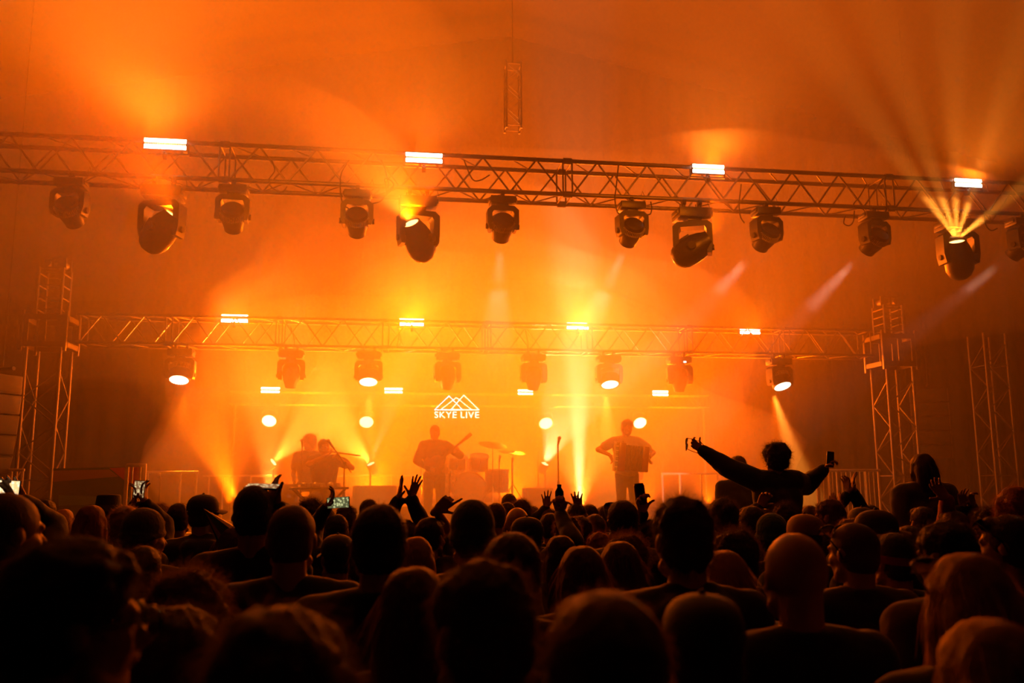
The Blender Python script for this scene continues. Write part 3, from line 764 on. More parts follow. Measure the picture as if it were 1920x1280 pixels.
def strands(me, n, L, flow, seed, wd=.0013, segs=3, curl=0, jit=.35, zmin=-9, nk=.55):
    """thin ribbons growing from a hair surface"""
    rs = np.random.RandomState(seed); nv = len(me.vertices)
    co = np.empty(nv * 3, 'f'); me.vertices.foreach_get('co', co); co = co.reshape(-1, 3); no = np.empty(nv * 3, 'f'); me.vertices.foreach_get('normal', no); no = no.reshape(-1, 3)
    ok = np.where(co[:, 2] > zmin)[0]; idx = ok[rs.randint(0, len(ok), n)]
    p = co[idx].astype('d'); nn = no[idx].astype('d'); f = np.array([flow(x, y) for x, y in zip(p, nn)])
    d = nn * nk + f + rs.normal(0, jit, (n, 3)); d /= np.linalg.norm(d, axis=1)[:, None]
    side = np.cross(d, rs.normal(0, 1, (n, 3))); side /= np.linalg.norm(side, axis=1)[:, None]
    l = L * rs.uniform(.5, 1.2, n)[:, None]; ph = rs.uniform(0, 6.28, n)[:, None]; up2 = np.cross(d, side)
    verts = []; q = p - nn * .004
    for k in range(segs + 1):
        w_ = wd * (1 - k / segs * .8)
        c = q.copy()
        if curl: c += side * np.sin(ph + k * 1.7) * curl * k / segs + up2 * np.cos(ph + k * 1.7) * curl * k / segs
        verts.append(c - side * w_ / 2); verts.append(c + side * w_ / 2)
        q = q + d * l / segs; d = d + f * .35 / segs * 2; d /= np.linalg.norm(d, axis=1)[:, None]
    Vt = np.stack(verts, 1).reshape(-1, 3); m = 2 * (segs + 1)
    base = np.arange(n)[:, None] * m; quad = np.array([[2 * k, 2 * k + 1, 2 * k + 3, 2 * k + 2] for k in range(segs)]).ravel()[None, :]
    F = (base + quad).reshape(-1, 4)
    return Vt, F
def hair_mesh(kind, seed=0):
    """in head coordinates; face looks along +Y"""
    b = Body(); I = Matrix.Identity(4)
    FL = lambda *v: (lambda p, n: np.array(v, 'd'))
    kw = dict(n=3600, nk=.35, L=.022, flow=FL(0, -.1, -.35), wd=.0012, segs=2); rough, rs, vox = .0035, 40, .007
    if kind in ('short', 'messy', 'tuft'):
        b.ell((0, -.017, .032), (.0815, .099, .089)); b.ell((0, -.038, -.015), (.0755, .068, .080)); b.ell((0, .045, .075), (.058, .045, .036))
        if kind == 'messy': kw.update(L=.034, n=4500, jit=.35, segs=3, curl=.004); b.ell((0, -.01, .055), (.083, .098, .078)); rough, rs = .010, 28
        if kind == 'tuft':
            kw.update(L=.05, n=4000, jit=.5, segs=3, flow=FL(.2, .2, .2), curl=.006); b.ell((0, .03, .10), (.055, .06, .035)); rough, rs = .010, 26
    elif kind == 'crop': b.ell((0, -.014, .029), (.0785, .0985, .0885)); b.ell((0, -.036, -.012), (.0735, .070, .076)); kw.update(L=.009, n=3500, wd=.001); rough = .001
    elif kind == 'curly':
        b.ell((0, -.02, .045), (.105, .118, .105)); b.ell((0, -.055, -.02), (.09, .07, .085)); rough, rs = .016, 22
        kw.update(L=.05, n=5000, segs=5, curl=.011, jit=.7, flow=FL(0, 0, 0), wd=.0015)
    elif kind == 'afro':
        b.ell((0, -.012, .055), (.115, .125, .105)); b.ell((0, -.05, -.02), (.10, .07, .075)); rough, rs = .022, 20
        kw.update(L=.055, n=3000, segs=6, curl=.014, jit=.8, flow=FL(0, 0, 0), wd=.0018)
    elif kind in ('long', 'straight', 'bob'):
        zb = -.36 if kind == 'long' else (-.44 if kind == 'straight' else -.13)
        b.ell((0, -.018, .034), (.086, .103, .089)); b.ell((0, -.05, -.03), (.090, .068, .09))
        for s in (-1, 1): b.chain([(s * .055, -.01, .03), (s * .072, .0, -.06), (s * .078, -.03, -.14 if kind != 'bob' else -.11)] + ([(s * .070, -.05, zb + .05)] if kind != 'bob' else []), [.036, .030, .028] + ([.018] if kind != 'bob' else []))
        for x in (-.05, -.02, .015, .05): b.chain([(x, -.06, 0), (x * 1.2, -.085, -.12)] + ([(x * (2.0 if kind == 'straight' else 1.5), -.095, zb)] if kind != 'bob' else []), [.045, .04] + ([.020] if kind != 'bob' else []))
        rough, rs = .006, 24
        kw.update(L=.17 if kind != 'bob' else .07, n=6500, segs=5, jit=.09, nk=.10, flow=(lambda p, n: np.array((0, -.15 if p[2] > .03 else 0, -1.6 if p[2] < .06 else -.5))), curl=.003, wd=.0014)
    elif kind == 'bun':
        b.ell((0, -.018, .034), (.083, .102, .089)); b.ell((0, -.05, -.02), (.074, .06, .06)); b.ell((0, -.105, .055), (.042, .038, .04)); rough, rs = .005, 30
        kw.update(L=.035, n=3000, segs=3, jit=.2, flow=FL(0, -.5, .1), curl=.004)
    elif kind == 'wavy':
        b.ell((0, -.015, .045), (.092, .108, .092)); b.ell((0, -.055, -.03), (.085, .06, .09)); rough, rs = .014, 20
        for s in (-1, 1): b.chain([(s * .06, .02, .04), (s * .083, -.01, -.05), (s * .08, -.03, -.10)], [.035, .034, .028])
        kw.update(L=.055, n=5000, segs=5, curl=.010, jit=.3, flow=FL(0, -.1, -.5))
    me = b.melt('hair', vox, None, .6, 2, rough, rs)
    kw['seed'] = seed + 11; Vt, F = strands(me, **kw)
    n0 = len(me.vertices); co = np.empty(n0 * 3, 'f'); me.vertices.foreach_get('co', co)
    f0 = [tuple(p.vertices) for p in me.polygons]
    out = bpy.data.meshes.new('hair'); out.from_pydata(np.concatenate([co.reshape(-1, 3), Vt]).tolist(), [], f0 + (F + n0).tolist()); out.shade_smooth(); out.update()
    bpy.data.meshes.remove(me)
    return out
def hair_for(kind):
    def mk():
        me = hair_mesh(kind, len(kind)); me.materials.clear(); me.materials.append(hair_mat('hair_dark', HAIRC['dark'])); return me
    return shared(('hair', kind), mk)
def recolour(o, m):
    o.material_slots[0].link = 'OBJECT'; o.material_slots[0].material = m
# ---- headgear, in head coordinates
def beanie_mesh(col, cuff=True):
    m = mat('knit_' + '_'.join(f'{int(c*1000)}' for c in col), col, .85, 0, .5, 90, sheen=.3, stretch=(1, 1, .3))
    b = Body(); b.ell((0, -.016, .050), (.084, .105, .094)); b.ell((0, -.03, .02), (.083, .097, .04))
    if cuff:
        for k in range(20):
            a0, a1 = k * PI / 10, (k + 1) * PI / 10
            b.cap((.079 * math.cos(a0), -.014 + .099 * math.sin(a0), .008 - .018 * math.sin(-a0)), (.079 * math.cos(a1), -.014 + .099 * math.sin(a1), .008 - .018 * math.sin(-a1)), .013, .013, 8)
    return b.melt('beanie', .006, m, .5, 2, .0015, 50)
def cap_mesh(col, back=False):
    m = mat('cap_' + '_'.join(f'{int(c*1000)}' for c in col), col, .7, 0, .2, 120)
    b = MB(); n = 24; prof = [(1.0, 0), (1.0, .22), (.97, .42), (.88, .64), (.70, .83), (.42, .95), (.1, 1.0), (0, 1.0)]
    rings = []
    for r, z in prof:
        rings.append([b.b.verts.new((r * .086 * math.cos(k * 2 * PI / n) * (1 - .012 * (k % 4 == 0)), -.016 + r * .106 * math.sin(k * 2 * PI / n) * (1 - .012 * (k % 4 == 0)), .035 + z * .098)) for k in range(n)] if r > 0 else [b.b.verts.new((0, -.016, .035 + z * .098))])
    for i in range(len(rings) - 1):
        A, B = rings[i], rings[i + 1]
        for k in range(n):
            if len(B) == 1: b.b.faces.new((A[k], A[(k + 1) % n], B[0]))
            else: b.b.faces.new((A[k], A[(k + 1) % n], B[(k + 1) % n], B[k]))
    b.ball((0, -.016, .134), .008, 8, 6)
    # brim: a curved plate
    s = -1 if back else 1; N = 12; top = []; bot = []
    for j in range(5):
        t = j / 4; row = []
        for k in range(N + 1):
            a = R(20 + 140 * k / N); rr = 1 + t * .75 * math.sin(a) ** .6
            x = .084 * math.cos(a) * (1 + t * .12); y = (-.016 + s * (.104 * math.sin(a) + t * .072 * math.sin(a) ** .5)); z = .042 - .012 * t - .22 * abs(x) * abs(x) / .084
            row.append((x, y, z))
        top.append(row)
    vt = [[b.b.verts.new(p) for p in row] for row in top]; vb = [[b.b.verts.new((p[0], p[1], p[2] - .004)) for p in row] for row in top]
    for j in range(4):
        for k in range(N): b.b.faces.new((vt[j][k], vt[j][k + 1], vt[j + 1][k + 1], vt[j + 1][k])); b.b.faces.new((vb[j][k], vb[j + 1][k], vb[j + 1][k + 1], vb[j][k + 1]))
    for k in range(N): b.b.faces.new((vt[4][k], vt[4][k + 1], vb[4][k + 1], vb[4][k]))
    return b.mesh('cap', m, 50)
def bucket_mesh(col):
    m = mat('hat_' + '_'.join(f'{int(c*1000)}' for c in col), col, .8, 0, .3, 100)
    b = MB().lathe([(.118, .022), (.116, .028), (.090, .062), (.084, .07), (.078, .125), (.070, .134), (0, .138)], 28, Matrix.Translation((0, -.014, 0)) @ Matrix.Diagonal((1, 1.2, 1, 1)), cap=False)
    return b.mesh('hat', m, 50)
def glasses_mesh():
    b = MB()
    for s in (-1, 1):
        b.path([(s * (.036 + .030 * math.cos(a)), .004 * math.cos(a) ** 2, .022 * math.sin(a)) for a in [k * PI / 8 for k in range(17)]], .0028, 5)
        b.box((s * .036, 0, 0), (.056, .002, .038), .0)
        b.path([(s * .068, 0, .006), (s * .076, -.03, .006), (s * .080, -.11, 0), (s * .076, -.14, -.02)], .0026, 5)
    b.path([(-.01, 0, .006), (0, .003, .009), (.01, 0, .006)], .0025, 5)
    return b.mesh('sunglasses', mat('sunglass_plastic', (.012, .012, .012), .12, coat=.6))
CLOTHC = {'black': (.012, .012, .013), 'char': (.03, .03, .032), 'navy': (.015, .02, .035), 'olive': (.045, .045, .022), 'brown': (.07, .045, .028), 'grey': (.12, .115, .11), 'tan': (.22, .15, .085), 'red': (.28, .02, .015), 'white': (.5, .47, .43), 'green': (.03, .09, .04)}
def cloth_mat(c): return mat('cloth_' + c, CLOTHC[c], .82, 0, .35, 26, sheen=.25)
SKINM = mat('skin', (.50, .30, .21), .5, 0, .08, 120, spec=.4)
PLACED = []
def clear_of(x, y):
    m = 9
    for (a, b) in PLACED: m = min(m, math.hypot((x - a) / .50, (y - b) / .31))
    return m
RW = {'short': .172, 'crop': .166, 'messy': .185, 'tuft': .180, 'curly': .245, 'afro': .27, 'long': .21, 'straight': .21, 'bob': .205, 'bun': .172, 'wavy': .215, 'bald': .158, 'beanie': .178, 'cap': .180, 'bucket': .225}
TOPZ = {'short': .125, 'crop': .119, 'messy': .145, 'tuft': .155, 'curly': .175, 'afro': .195, 'long': .130, 'straight': .130, 'bob': .130, 'bun': .128, 'wavy': .155, 'bald': .115, 'beanie': .146, 'cap': .140, 'bucket': .138}
GEAR = {}
def person(px, ytop, wpx, hair, hc, label, yaw=0, cloth='jacket', cc='black', pitch=0, roll=0, hands=None, hat=None, hatc=(.02, .02, .02), glasses=None, d=None, fix=False, arms=0, group=None, z0=0, sit=False, lean=0, hi=False, sc=None, skin=True, band=None, turn=0, free=False, puff=.018):
    kind = hat or hair; top = HC.z + TOPZ[kind]; d0 = d or RW[kind] * FPX / wpx
    prof = abs(yaw) > 45 and not d
    if prof: d0 *= 1.18
    best = None
    for k in ([1] if fix else [1, .97, 1.03, .94, 1.06, .91, 1.09, .88, 1.12, .85, 1.15, .82, 1.18, .79, 1.21, .76, 1.25, 1.29]):
        dd = d0 * k; q = PD(px, ytop, dd); s = (q.z - z0) / top
        c = abs(k - 1) * 1.6 + max(0, 1.0 - clear_of(q.x, q.y)) * 14 + max(0, abs(s - .99) - .085) * 40
        if best is None or c < best[0]: best = (c, dd, q, s)
    c, dd, q, s = best
    if sc: s = sc
    if not free: PLACED.append((q.x, q.y))
    loc = Vector((q.x, q.y - .02 * s, z0 if not sc else q.z - top * sc))
    # the head sits over the feet: keep the head centre under the pixel
    M = Matrix.Translation(loc) @ Matrix.Rotation(R(turn), 4, 'Z') @ Matrix.Scale(s, 4); Mi = M.inverted()
    own = bool(hands)
    if own:
        hh = {}
        for side, h in hands.items():
            g = dict(h)
            if 'px' in h: g['w'] = Mi @ PD(h['px'][0], h['px'][1], h.get('dd', dd))
            if 'tip' in h:
                t = Mi @ PD(h['tip'][0], h['tip'][1], h.get('dd', dd) + h.get('dt', 0)); g['d'] = (t - Vector(g['w']))
            if h.get('clampd'): pass
            hh[side] = g
        pose = make_pose(hh, (yaw - turn, pitch, roll), sit, lean, arms)
        b = Body(); skin_prims(b, pose); bm_ = b.melt('body', .0062, SKINM, .34, 2)
        b = Body(); cloth_prims(b, pose, cloth, puff); cm = b.melt('clothes', .013, cloth_mat(cc), .8, 2, .008, 9)
        b = Body(); trouser_prims(b, pose); tm = b.melt('trousers', .016, cloth_mat('char'), .8, 2, .004, 9)
    else:
        yq = round((yaw - turn) / 20) * 20; key = (yq, pitch, roll, sit, lean, arms)
        pose = shared(('pose', key), lambda: make_pose(None, (yq, pitch, roll), sit, lean, arms))
        def mb():
            b = Body(); skin_prims(b, pose); return b.melt('body', .0082, SKINM, .42, 2)
        bm_ = shared(('body', key), mb)
        def mc():
            b = Body(); cloth_prims(b, pose, cloth, puff); return b.melt('clothes', .014, cloth_mat('black'), .8, 2, .008, 9)
        ck = ('cl', sit, lean, arms, cloth, puff); base = shared(ck, mc)
        cm = base
        def mt():
            b = Body(); trouser_prims(b, pose); return b.melt('trousers', .018, cloth_mat('char'), .8, 2, .004, 9)
        tm = shared(('tr', sit), mt)
    o = link('person', bm_, None); o.matrix_world = M
    tag(o, label, 'person', group)
    c = link({'tee': 't_shirt', 'jacket': 'jacket', 'hood': 'hooded_top', 'collar': 'collared_jacket'}[cloth], cm, o)
    recolour(c, cloth_mat(cc))
    link('trousers', tm, o)
    HM = pose['HM']
    if hair not in ('bald', None) and hair in RW and hair not in ('cap', 'beanie', 'bucket'):
        h = link('hair', hair_for(hair), o); h.matrix_local = HM; recolour(h, hair_mat('hair_' + hc, HAIRC[hc]))
        if hat: h.scale = (.97, .97, .90)
    if hat:
        fn = {'beanie': beanie_mesh, 'cap': cap_mesh, 'bucket': bucket_mesh}[hat]
        back = isinstance(hatc, tuple) and len(hatc) == 4
        g = link({'beanie': 'beanie', 'cap': 'cap', 'bucket': 'hat'}[hat], shared(('gear', hat, hatc), lambda: fn(hatc[:3], back) if hat == 'cap' else fn(hatc[:3])), o); g.matrix_local = HM
    if glasses:
        g = link('sunglasses', shared('glasses', glasses_mesh), o)
        g.matrix_local = HM @ (Matrix.Translation((0, .085, .085)) @ Matrix.Rotation(R(35), 4, 'X') if glasses == 'up' else Matrix.Translation((0, .108, .002)))
        if glasses == 'up': g.scale = (1.1, 1.05, 1.1)
    if band:
        bb = MB().lathe([(.086, -.016), (.088, 0), (.086, .016), (.082, .016), (.082, -.016)], 28, Matrix.Translation((0, -.014, .012)) @ Matrix.Diagonal((1, 1.22, 1, 1)) @ Matrix.Rotation(R(6), 4, 'X'), cap=False)
        g = bb.build('headband', mat('red_headband', band, .8), o); g.matrix_local = HM
    o['d_'] = dd
    return o, M, pose
# ------------------------------------------------------------------ the crowd, seen from behind
UPN = (0, 1, 0)
CR = [
 # px, ytop, width px, hair, colour, label, extras
 (20, 921, 108, 'crop', 'brown', 'close-cropped person cut off by the left edge, ear and cheek catching light', dict(yaw=-30)),
 (150, 992, 262, 'messy', 'black', 'very near dark-haired person at lower left, face turned right in profile with glasses', dict(yaw=-62, glasses='on', cc='black', d=1.36, fix=True)),
 (84, 934, 50, 'short', 'black', 'dark-haired person between the bald head and the blonde at far left', {}),
 (122, 952, 46, 'long', 'blond', 'small blonde long-haired person at far left below the lattice tower', {}),
 (174, 944, 64, 'long', 'red', 'person with smooth reddish long hair right of the small blonde', {}),
 (206, 926, 52, 'short', 'dark', 'person in a dark bucket hat beside the raised phone', dict(hat='bucket', hatc=(.02, .018, .016), d=6.2)),
 (238, 944, 60, 'messy', 'blond', 'person with light tousled hair just below the raised phone', {}),
 (276, 950, 86, 'short', 'brown', 'person in a grey knitted beanie looking right, cheek lit orange', dict(hat='beanie', hatc=(.10, .085, .06), yaw=-50, cc='olive', cloth='hood')),
 (303, 940, 42, 'curly', 'brown', 'small curly-haired person behind the grey beanie', {}),
 (337, 941, 46, 'short', 'dark', 'short-haired person left of the capped one, ear lit', dict(yaw=10)),
 (386, 924, 54, 'short', 'dark', 'person in a dark cap and dark jacket left of the party hat', dict(hat='cap', hatc=(.035, .03, .025), cc='char', cloth='hood', yaw=-30)),
 (360, 1050, 100, 'curly', 'brown', 'blurred person with frizzy hair behind the profile face at lower left', dict(d=2.35, cc='brown')),
 (337, 1118, 150, 'wavy', 'dark', 'blurred near person with wavy hair right of the lower left profile', dict(d=1.85, cc='black')),
 (436, 984, 76, 'long', 'brown', 'long-haired person wearing the striped cone party hat', dict(yaw=15)),
 (478, 908, 80, 'short', 'black', 'tall person in a smooth black beanie filming with a raised phone', dict(hat='beanie', hatc=(.014, .013, .013), d=3.9, hands={1: dict(px=(520, 955), tip=(512, 922), n=(-.6, -.5, 0), curl=.3, dt=.05)})),
 (549, 944, 92, 'crop', 'brown', 'man with short cropped hair and lit ears centre left', dict(cloth='tee', cc='char')),
 (585, 929, 58, 'curly', 'dark', 'curly-haired person below the flute player', dict(d=6.6)),
 (610, 949, 46, 'short', 'dark', 'person in a dark green beanie right of the cropped man', dict(hat='beanie', hatc=(.03, .05, .03))),
 (650, 943, 44, 'messy', 'dark', 'dark-haired person left of the tall short-haired man', {}),
 (632, 998, 60, 'short', 'black', 'person in a cap with red and green panels beside the tall man', dict(hat='cap', hatc=(.05, .05, .02), yaw=25)),
 (692, 934, 42, 'short', 'dark', 'small dark-haired person just behind the tall short-haired man', {}),
 (713, 941, 108, 'short', 'black', 'tall man with short dark hair and shoulder seam lit, centre left', dict(cloth='collar', cc='black')),
 (780, 1002, 66, 'bob', 'blond', 'fair-haired person right of the tall short-haired man', dict(d=4.4)),
 (808, 968, 56, 'short', 'dark', 'person in profile under the pointing arm, ear lit', dict(yaw=-40, hands={1: dict(px=(818, 957), tip=(856, 926), n=(.1, -.9, .2), point=True, curl=.3)}, d=4.9, cc='black', cloth='tee')),
 (760, 972, 48, 'short', 'dark', 'person clapping two spread hands high above the crowd', dict(d=5.6, hands={-1: dict(px=(747, 936), tip=(754, 899), n=(1, .1, 0), spread=.2, curl=.05), 1: dict(px=(771, 934), tip=(784, 892), n=(-.6, .6, 0), spread=.24, curl=.05)}, cc='char')),
 (885, 934, 100, 'short', 'dark', 'tall person in a green-edged dark beanie near the centre', dict(hat='beanie', hatc=(.035, .06, .02), cc='char', cloth='hood')),
 (840, 1000, 44, 'short', 'dark', 'person in a pale fluffy coat left of the green-edged beanie', dict(cc='tan', cloth='hood')),
 (929, 941, 42, 'short', 'brown', 'small person right behind the green-edged beanie', {}),
 (950, 940, 36, 'short', 'dark', 'small dark head right of the green-edged beanie, second along', {}),
 (954, 924, 34, 'short', 'black', 'farthest dark head standing out below the drum kit', {}),
 (976, 932, 50, 'curly', 'dark', 'curly head below the drum kit', {}),
 (998, 947, 36, 'short', 'brown', 'small brown-haired person right of the bald-looking head', {}),
 (969, 951, 50, 'bald', 'dark', 'bald person with lit crown near the centre', {}),
 (984, 966, 62, 'short', 'dark', 'person in a backwards dark cap with brim, below the bald head', dict(hat='cap', hatc=(.03, .022, .016), yaw=30)),
 (958, 993, 104, 'short', 'dark', 'large short dark-haired person below the capped one near the centre', dict(cc='char')),
 (902, 1034, 212, 'messy', 'dark', 'very near blurred person with tousled hair and lit left ear, lower centre', dict(d=1.5, fix=True, yaw=22, cc='black')),
 (776, 1054, 100, 'long', 'brown', 'long-haired person left of the very near tousled head', dict(d=2.35, cc='brown')),
 (1062, 962, 60, 'messy', 'brown', 'person with tousled hair raising a fist holding a bottle', dict(d=4.7, cc='olive', hands={-1: dict(px=(1051, 963), tip=(1046, 925), n=(.3, .9, 0), curl=1.3, spread=.02, thumb=.5, hint=(-.3, -.3, -1))})),
 (1030, 960, 44, 'short', 'dark', 'dark-haired person left of the raised fist', {}),
 (1080, 942, 46, 'short', 'black', 'person right of the raised fist with a small open hand up', dict(d=7.0, hands={1: dict(px=(1086, 955), tip=(1082, 934), n=(0, 1, 0), curl=.3, spread=.2)})),
 (1030, 952, 36, 'short', 'dark', 'small person raising an open hand near the microphone stand', dict(d=7.4, hands={-1: dict(px=(1025, 952), tip=(1024, 923), n=(0, 1, 0), curl=.08, spread=.2)})),
 (1104, 944, 44, 'short', 'dark', 'dark head in front of the pale column of light', {}),
 (1086, 962, 50, 'wavy', 'dark', 'wavy-haired person below the pale column of light', {}),
 (1114, 962, 40, 'short', 'brown', 'brown-haired person between the wavy head and the sunglasses', {}),
 (1132, 947, 44, 'short', 'dark', 'short-haired person just left of the sunglasses wearer', {}),
 (1165, 935, 64, 'short', 'dark', 'person with black sunglasses pushed up on the head', dict(glasses='up', d=4.6)),
 (1218, 970, 54, 'messy', 'black', 'person with dark tousled hair holding up a drinks can', dict(d=4.3, hands={-1: dict(px=(1206, 962), tip=(1202, 930), n=(-.2, .9, 0), curl=.9, spread=.02)})),
 (1276, 922, 90, 'messy', 'dark', 'tall person with thick wavy hair right of the raised can', dict(d=3.45, cloth='hood', cc='black')),
 (1122, 994, 56, 'messy', 'red', 'reddish-haired person between the two long-haired heads', {}),
 (1172, 992, 80, 'curly', 'brown', 'frizzy light-haired person behind the second long-haired head', dict(d=4.1)),
 (1089, 1018, 106, 'long', 'brown', 'long smooth-haired person, left one of the pair below the fist', dict(d=3.1)),
 (1160, 1010, 92, 'long', 'brown', 'long smooth-haired person, right one of the pair below the fist', dict(d=3.5)),
 (1127, 1098, 262, 'short', 'brown', 'very near blurred round head at the bottom centre', dict(d=1.15, fix=True, cc='black')),
 (1352, 931, 58, 'bun', 'dark', 'person with a small bun below the spread-armed person', {}),
 (1406, 946, 52, 'short', 'dark', 'dark-haired person right of the bun', {}),
 (1430, 952, 40, 'short', 'brown', 'person raising a loose fist in front of the spread-armed one', dict(d=6.3, hands={-1: dict(px=(1424, 950), tip=(1436, 928), n=(.2, .9, 0), curl=.8)})),
 (1470, 936, 56, 'curly', 'dark', 'curly-haired person behind the green and beige caps', {}),
 (1443, 960, 60, 'short', 'black', 'person in a bottle-green beanie left of the beige cap', dict(hat='beanie', hatc=(.015, .075, .035), d=4.6)),
 (1504, 960, 74, 'short', 'dark', 'person in a beige six-panel cap', dict(hat='cap', hatc=(.30, .17, .09), d=4.1)),
 (1516, 946, 38, 'short', 'dark', 'small dark head behind the beige cap', {}),
 (1552, 932, 48, 'messy', 'brown', 'person in profile left of the clapping hands', dict(yaw=30, d=6.0)),
 (1592, 966, 70, 'wavy', 'brown', 'wavy-haired person behind the man with glasses on his head', dict(d=4.9)),
 (1580, 972, 44, 'short', 'dark', 'person clapping narrow hands in front of the railing', dict(d=5.3, hands={-1: dict(px=(1562, 962), tip=(1561, 914), n=(1, .2, 0), curl=.05, spread=.03), 1: dict(px=(1577, 962), tip=(1572, 925), n=(-1, .2, 0), curl=.1, spread=.03)})),
 (1628, 945, 44, 'short', 'dark', 'person with arms raised in loose clapping hands by the railing', dict(d=6.2, hands={-1: dict(px=(1590, 926), tip=(1587, 893), n=(1, .3, 0), curl=.35, spread=.12), 1: dict(px=(1602, 922), tip=(1598, 890), n=(-1, .3, 0), curl=.3, spread=.12)})),
 (1645, 952, 76, 'short', 'dark', 'person in a brown cap with the brim pointing right', dict(hat='cap', hatc=(.06, .035, .02), yaw=-80, d=3.9)),
 (1612, 948, 52, 'short', 'dark', 'person in a dark cap just left of the brown cap', dict(hat='cap', hatc=(.03, .02, .016, 1), d=5.4)),
 (1594, 978, 88, 'crop', 'brown', 'man with glasses pushed up on cropped hair and a pale collar', dict(glasses='up', cloth='collar', cc='brown', d=3.25, yaw=12)),
 (1668, 996, 76, 'short', 'black', 'man wearing a dark red headband over short hair', dict(band=(.30, .02, .01), d=3.75, yaw=14)),
 (1700, 983, 60, 'short', 'dark', 'short-haired person behind the red headband', {}),
 (1766, 968, 100, 'messy', 'black', 'man with dark hair, lit ear and tan collared jacket at right', dict(cloth='collar', cc='tan', yaw=26, d=2.95)),
 (1726, 948, 44, 'short', 'dark', 'dark head in front of the woman carried on shoulders', dict(d=6.0)),
 (1784, 955, 48, 'short', 'dark', 'person with a red sleeve raising an open hand', dict(d=4.9, cc='red', hands={1: dict(px=(1776, 935), tip=(1748, 903), n=(-.2, .9, .1), curl=.25, spread=.12)})),
 (1824, 955, 44, 'short', 'dark', 'person holding up two small cupped hands at right', dict(d=6.4, hands={-1: dict(px=(1806, 952), tip=(1804, 932), n=(0, 1, 0), curl=.3, spread=.15), 1: dict(px=(1826, 950), tip=(1822, 936), n=(-.4, .9, 0), curl=.8)})),
 (1846, 944, 66, 'curly', 'dark', 'curly-haired person right of the two cupped hands', {}),
 (1898, 906, 66, 'wavy', 'red', 'tall wavy-haired person at the right edge', dict(d=4.9)),
 (1880, 962, 96, 'short', 'dark', 'man with glasses on his hair looking left at the right edge', dict(yaw=50, glasses='up', d=3.1, cc='black')),
 (1352, 1026, 116, 'long', 'blond', 'long fair-haired person right of centre with glowing outline', dict(d=2.95)),
 (1374, 983, 92, 'curly', 'dark', 'curly dark-haired person behind the glowing fair-haired one', dict(d=3.9)),
 (1484, 998, 130, 'bald', 'dark', 'large bald man right of centre with broad dark shoulders', dict(d=2.25, cc='black', cloth='collar')),
 (1310, 1103, 158, 'short', 'black', 'near person in a smooth dark cap below the glowing fair-haired one', dict(hat='cap', hatc=(.012, .012, .012), d=1.75, glasses='on')),
 (1800, 1028, 165, 'straight', 'blond', 'near woman with long pale hair and sunglasses on her head', dict(glasses='up', d=1.95, cc='olive', cloth='hood')),
 (1838, 1147, 196, 'straight', 'blond', 'very near person with pale hair at the bottom right corner', dict(d=1.45, fix=True, cc='tan')),
 (530, 1110, 300, 'wavy', 'dark', 'very near blurred person at the bottom left centre with red-rimmed sunglasses on top', dict(d=1.16, fix=True, glasses='up', cc='black')),
 (1212, 990, 50, 'short', 'brown', 'person behind the frizzy light-haired head', {}),
 (1325, 985, 48, 'short', 'dark', 'person right of the tall thick-haired one', {}),
 (460, 965, 44, 'short', 'dark', 'person behind the party hat wearer', {}),
 (515, 975, 44, 'short', 'dark', 'person between the black beanie and the cropped man', {}),
 (270, 1020, 66, 'short', 'dark', 'person below the grey beanie in shadow', {}),
 (1050, 1000, 66, 'long', 'dark', 'dark long-haired person below the raised fist', {}),
 (1540, 980, 40, 'short', 'dark', 'small dark head right of the beige cap', {}),
 (1420, 975, 40, 'short', 'dark', 'dark head between the curly one and the green beanie', {}),
 (690, 1010, 60, 'short', 'dark', 'dark head in shadow behind the tall short-haired man', {}),
 (48, 938, 40, 'short', 'brown', 'small brown-haired person at far left beside the bald head', {}),
 (262, 962, 44, 'short', 'dark', 'person holding up a glowing phone in both hands at left', dict(d=5.6, hands={-1: dict(px=(251, 945), tip=(255, 922), n=(.9, .2, 0), curl=.5), 1: dict(px=(272, 942), tip=(269, 918), n=(-.9, .2, 0), curl=.4)})),
 (30, 946, 50, 'short', 'dark', 'person at the left edge filming with a phone held sideways', dict(d=4.4, hands={1: dict(px=(42, 938), tip=(22, 912), n=(-.3, .8, 0), curl=.5)})),
 (632, 962, 44, 'short', 'dark', 'person filming the stage with a phone held sideways centre left', dict(d=6.6, hands={-1: dict(px=(612, 950), tip=(620, 936), n=(.9, .2, 0), curl=.5)})),
]
# people carried on shoulders, with the ones who carry them
person(1432, 958, 30, 'short', 'dark', 'person almost hidden, carrying the spread-armed one on the shoulders', d=8.0, fix=True, sc=.86)
SP = person(1450, 822, 48, 'afro', 'black', 'person with curly hair raised above the crowd, arms spread wide', d=7.8, fix=True, free=True, sc=.99, sit=True, roll=6, cc='black', cloth='jacket', puff=.042,
    hands={-1: dict(px=(1314, 842), tip=(1292, 826), n=(.3, .9, -.4), curl=.7, hint=(0, .1, -1)), 1: dict(px=(1544, 880), tip=(1560, 862), n=(-.9, .3, .2), curl=.8, hint=(.3, 1, -.45))})
person(1726, 990, 30, 'short', 'dark', 'person almost hidden, carrying the long-haired woman', d=7.05, fix=True, sc=.82)
person(1725, 848, 52, 'straight', 'dark', 'woman with long straight dark hair raised on shoulders in a leather jacket', d=6.9, fix=True, free=True, sc=.98, sit=True, cc='brown', cloth='collar', arms=0, puff=.040)
HELD = {}; HELD[('spread', -1)] = (SP[1] @ (SP[2]['wr'][-1] + Vector(SP[2]['hand'][-1]['d']).normalized() * .085),); HELD[('spread', 1)] = (SP[1] @ (SP[2]['wr'][1] + Vector(SP[2]['hand'][1]['d']).normalized() * .085),)
step = MB(); step.box((P(1380, 900, 9.2).x, 9.25, .17), (2.4, .6, .34), .01)
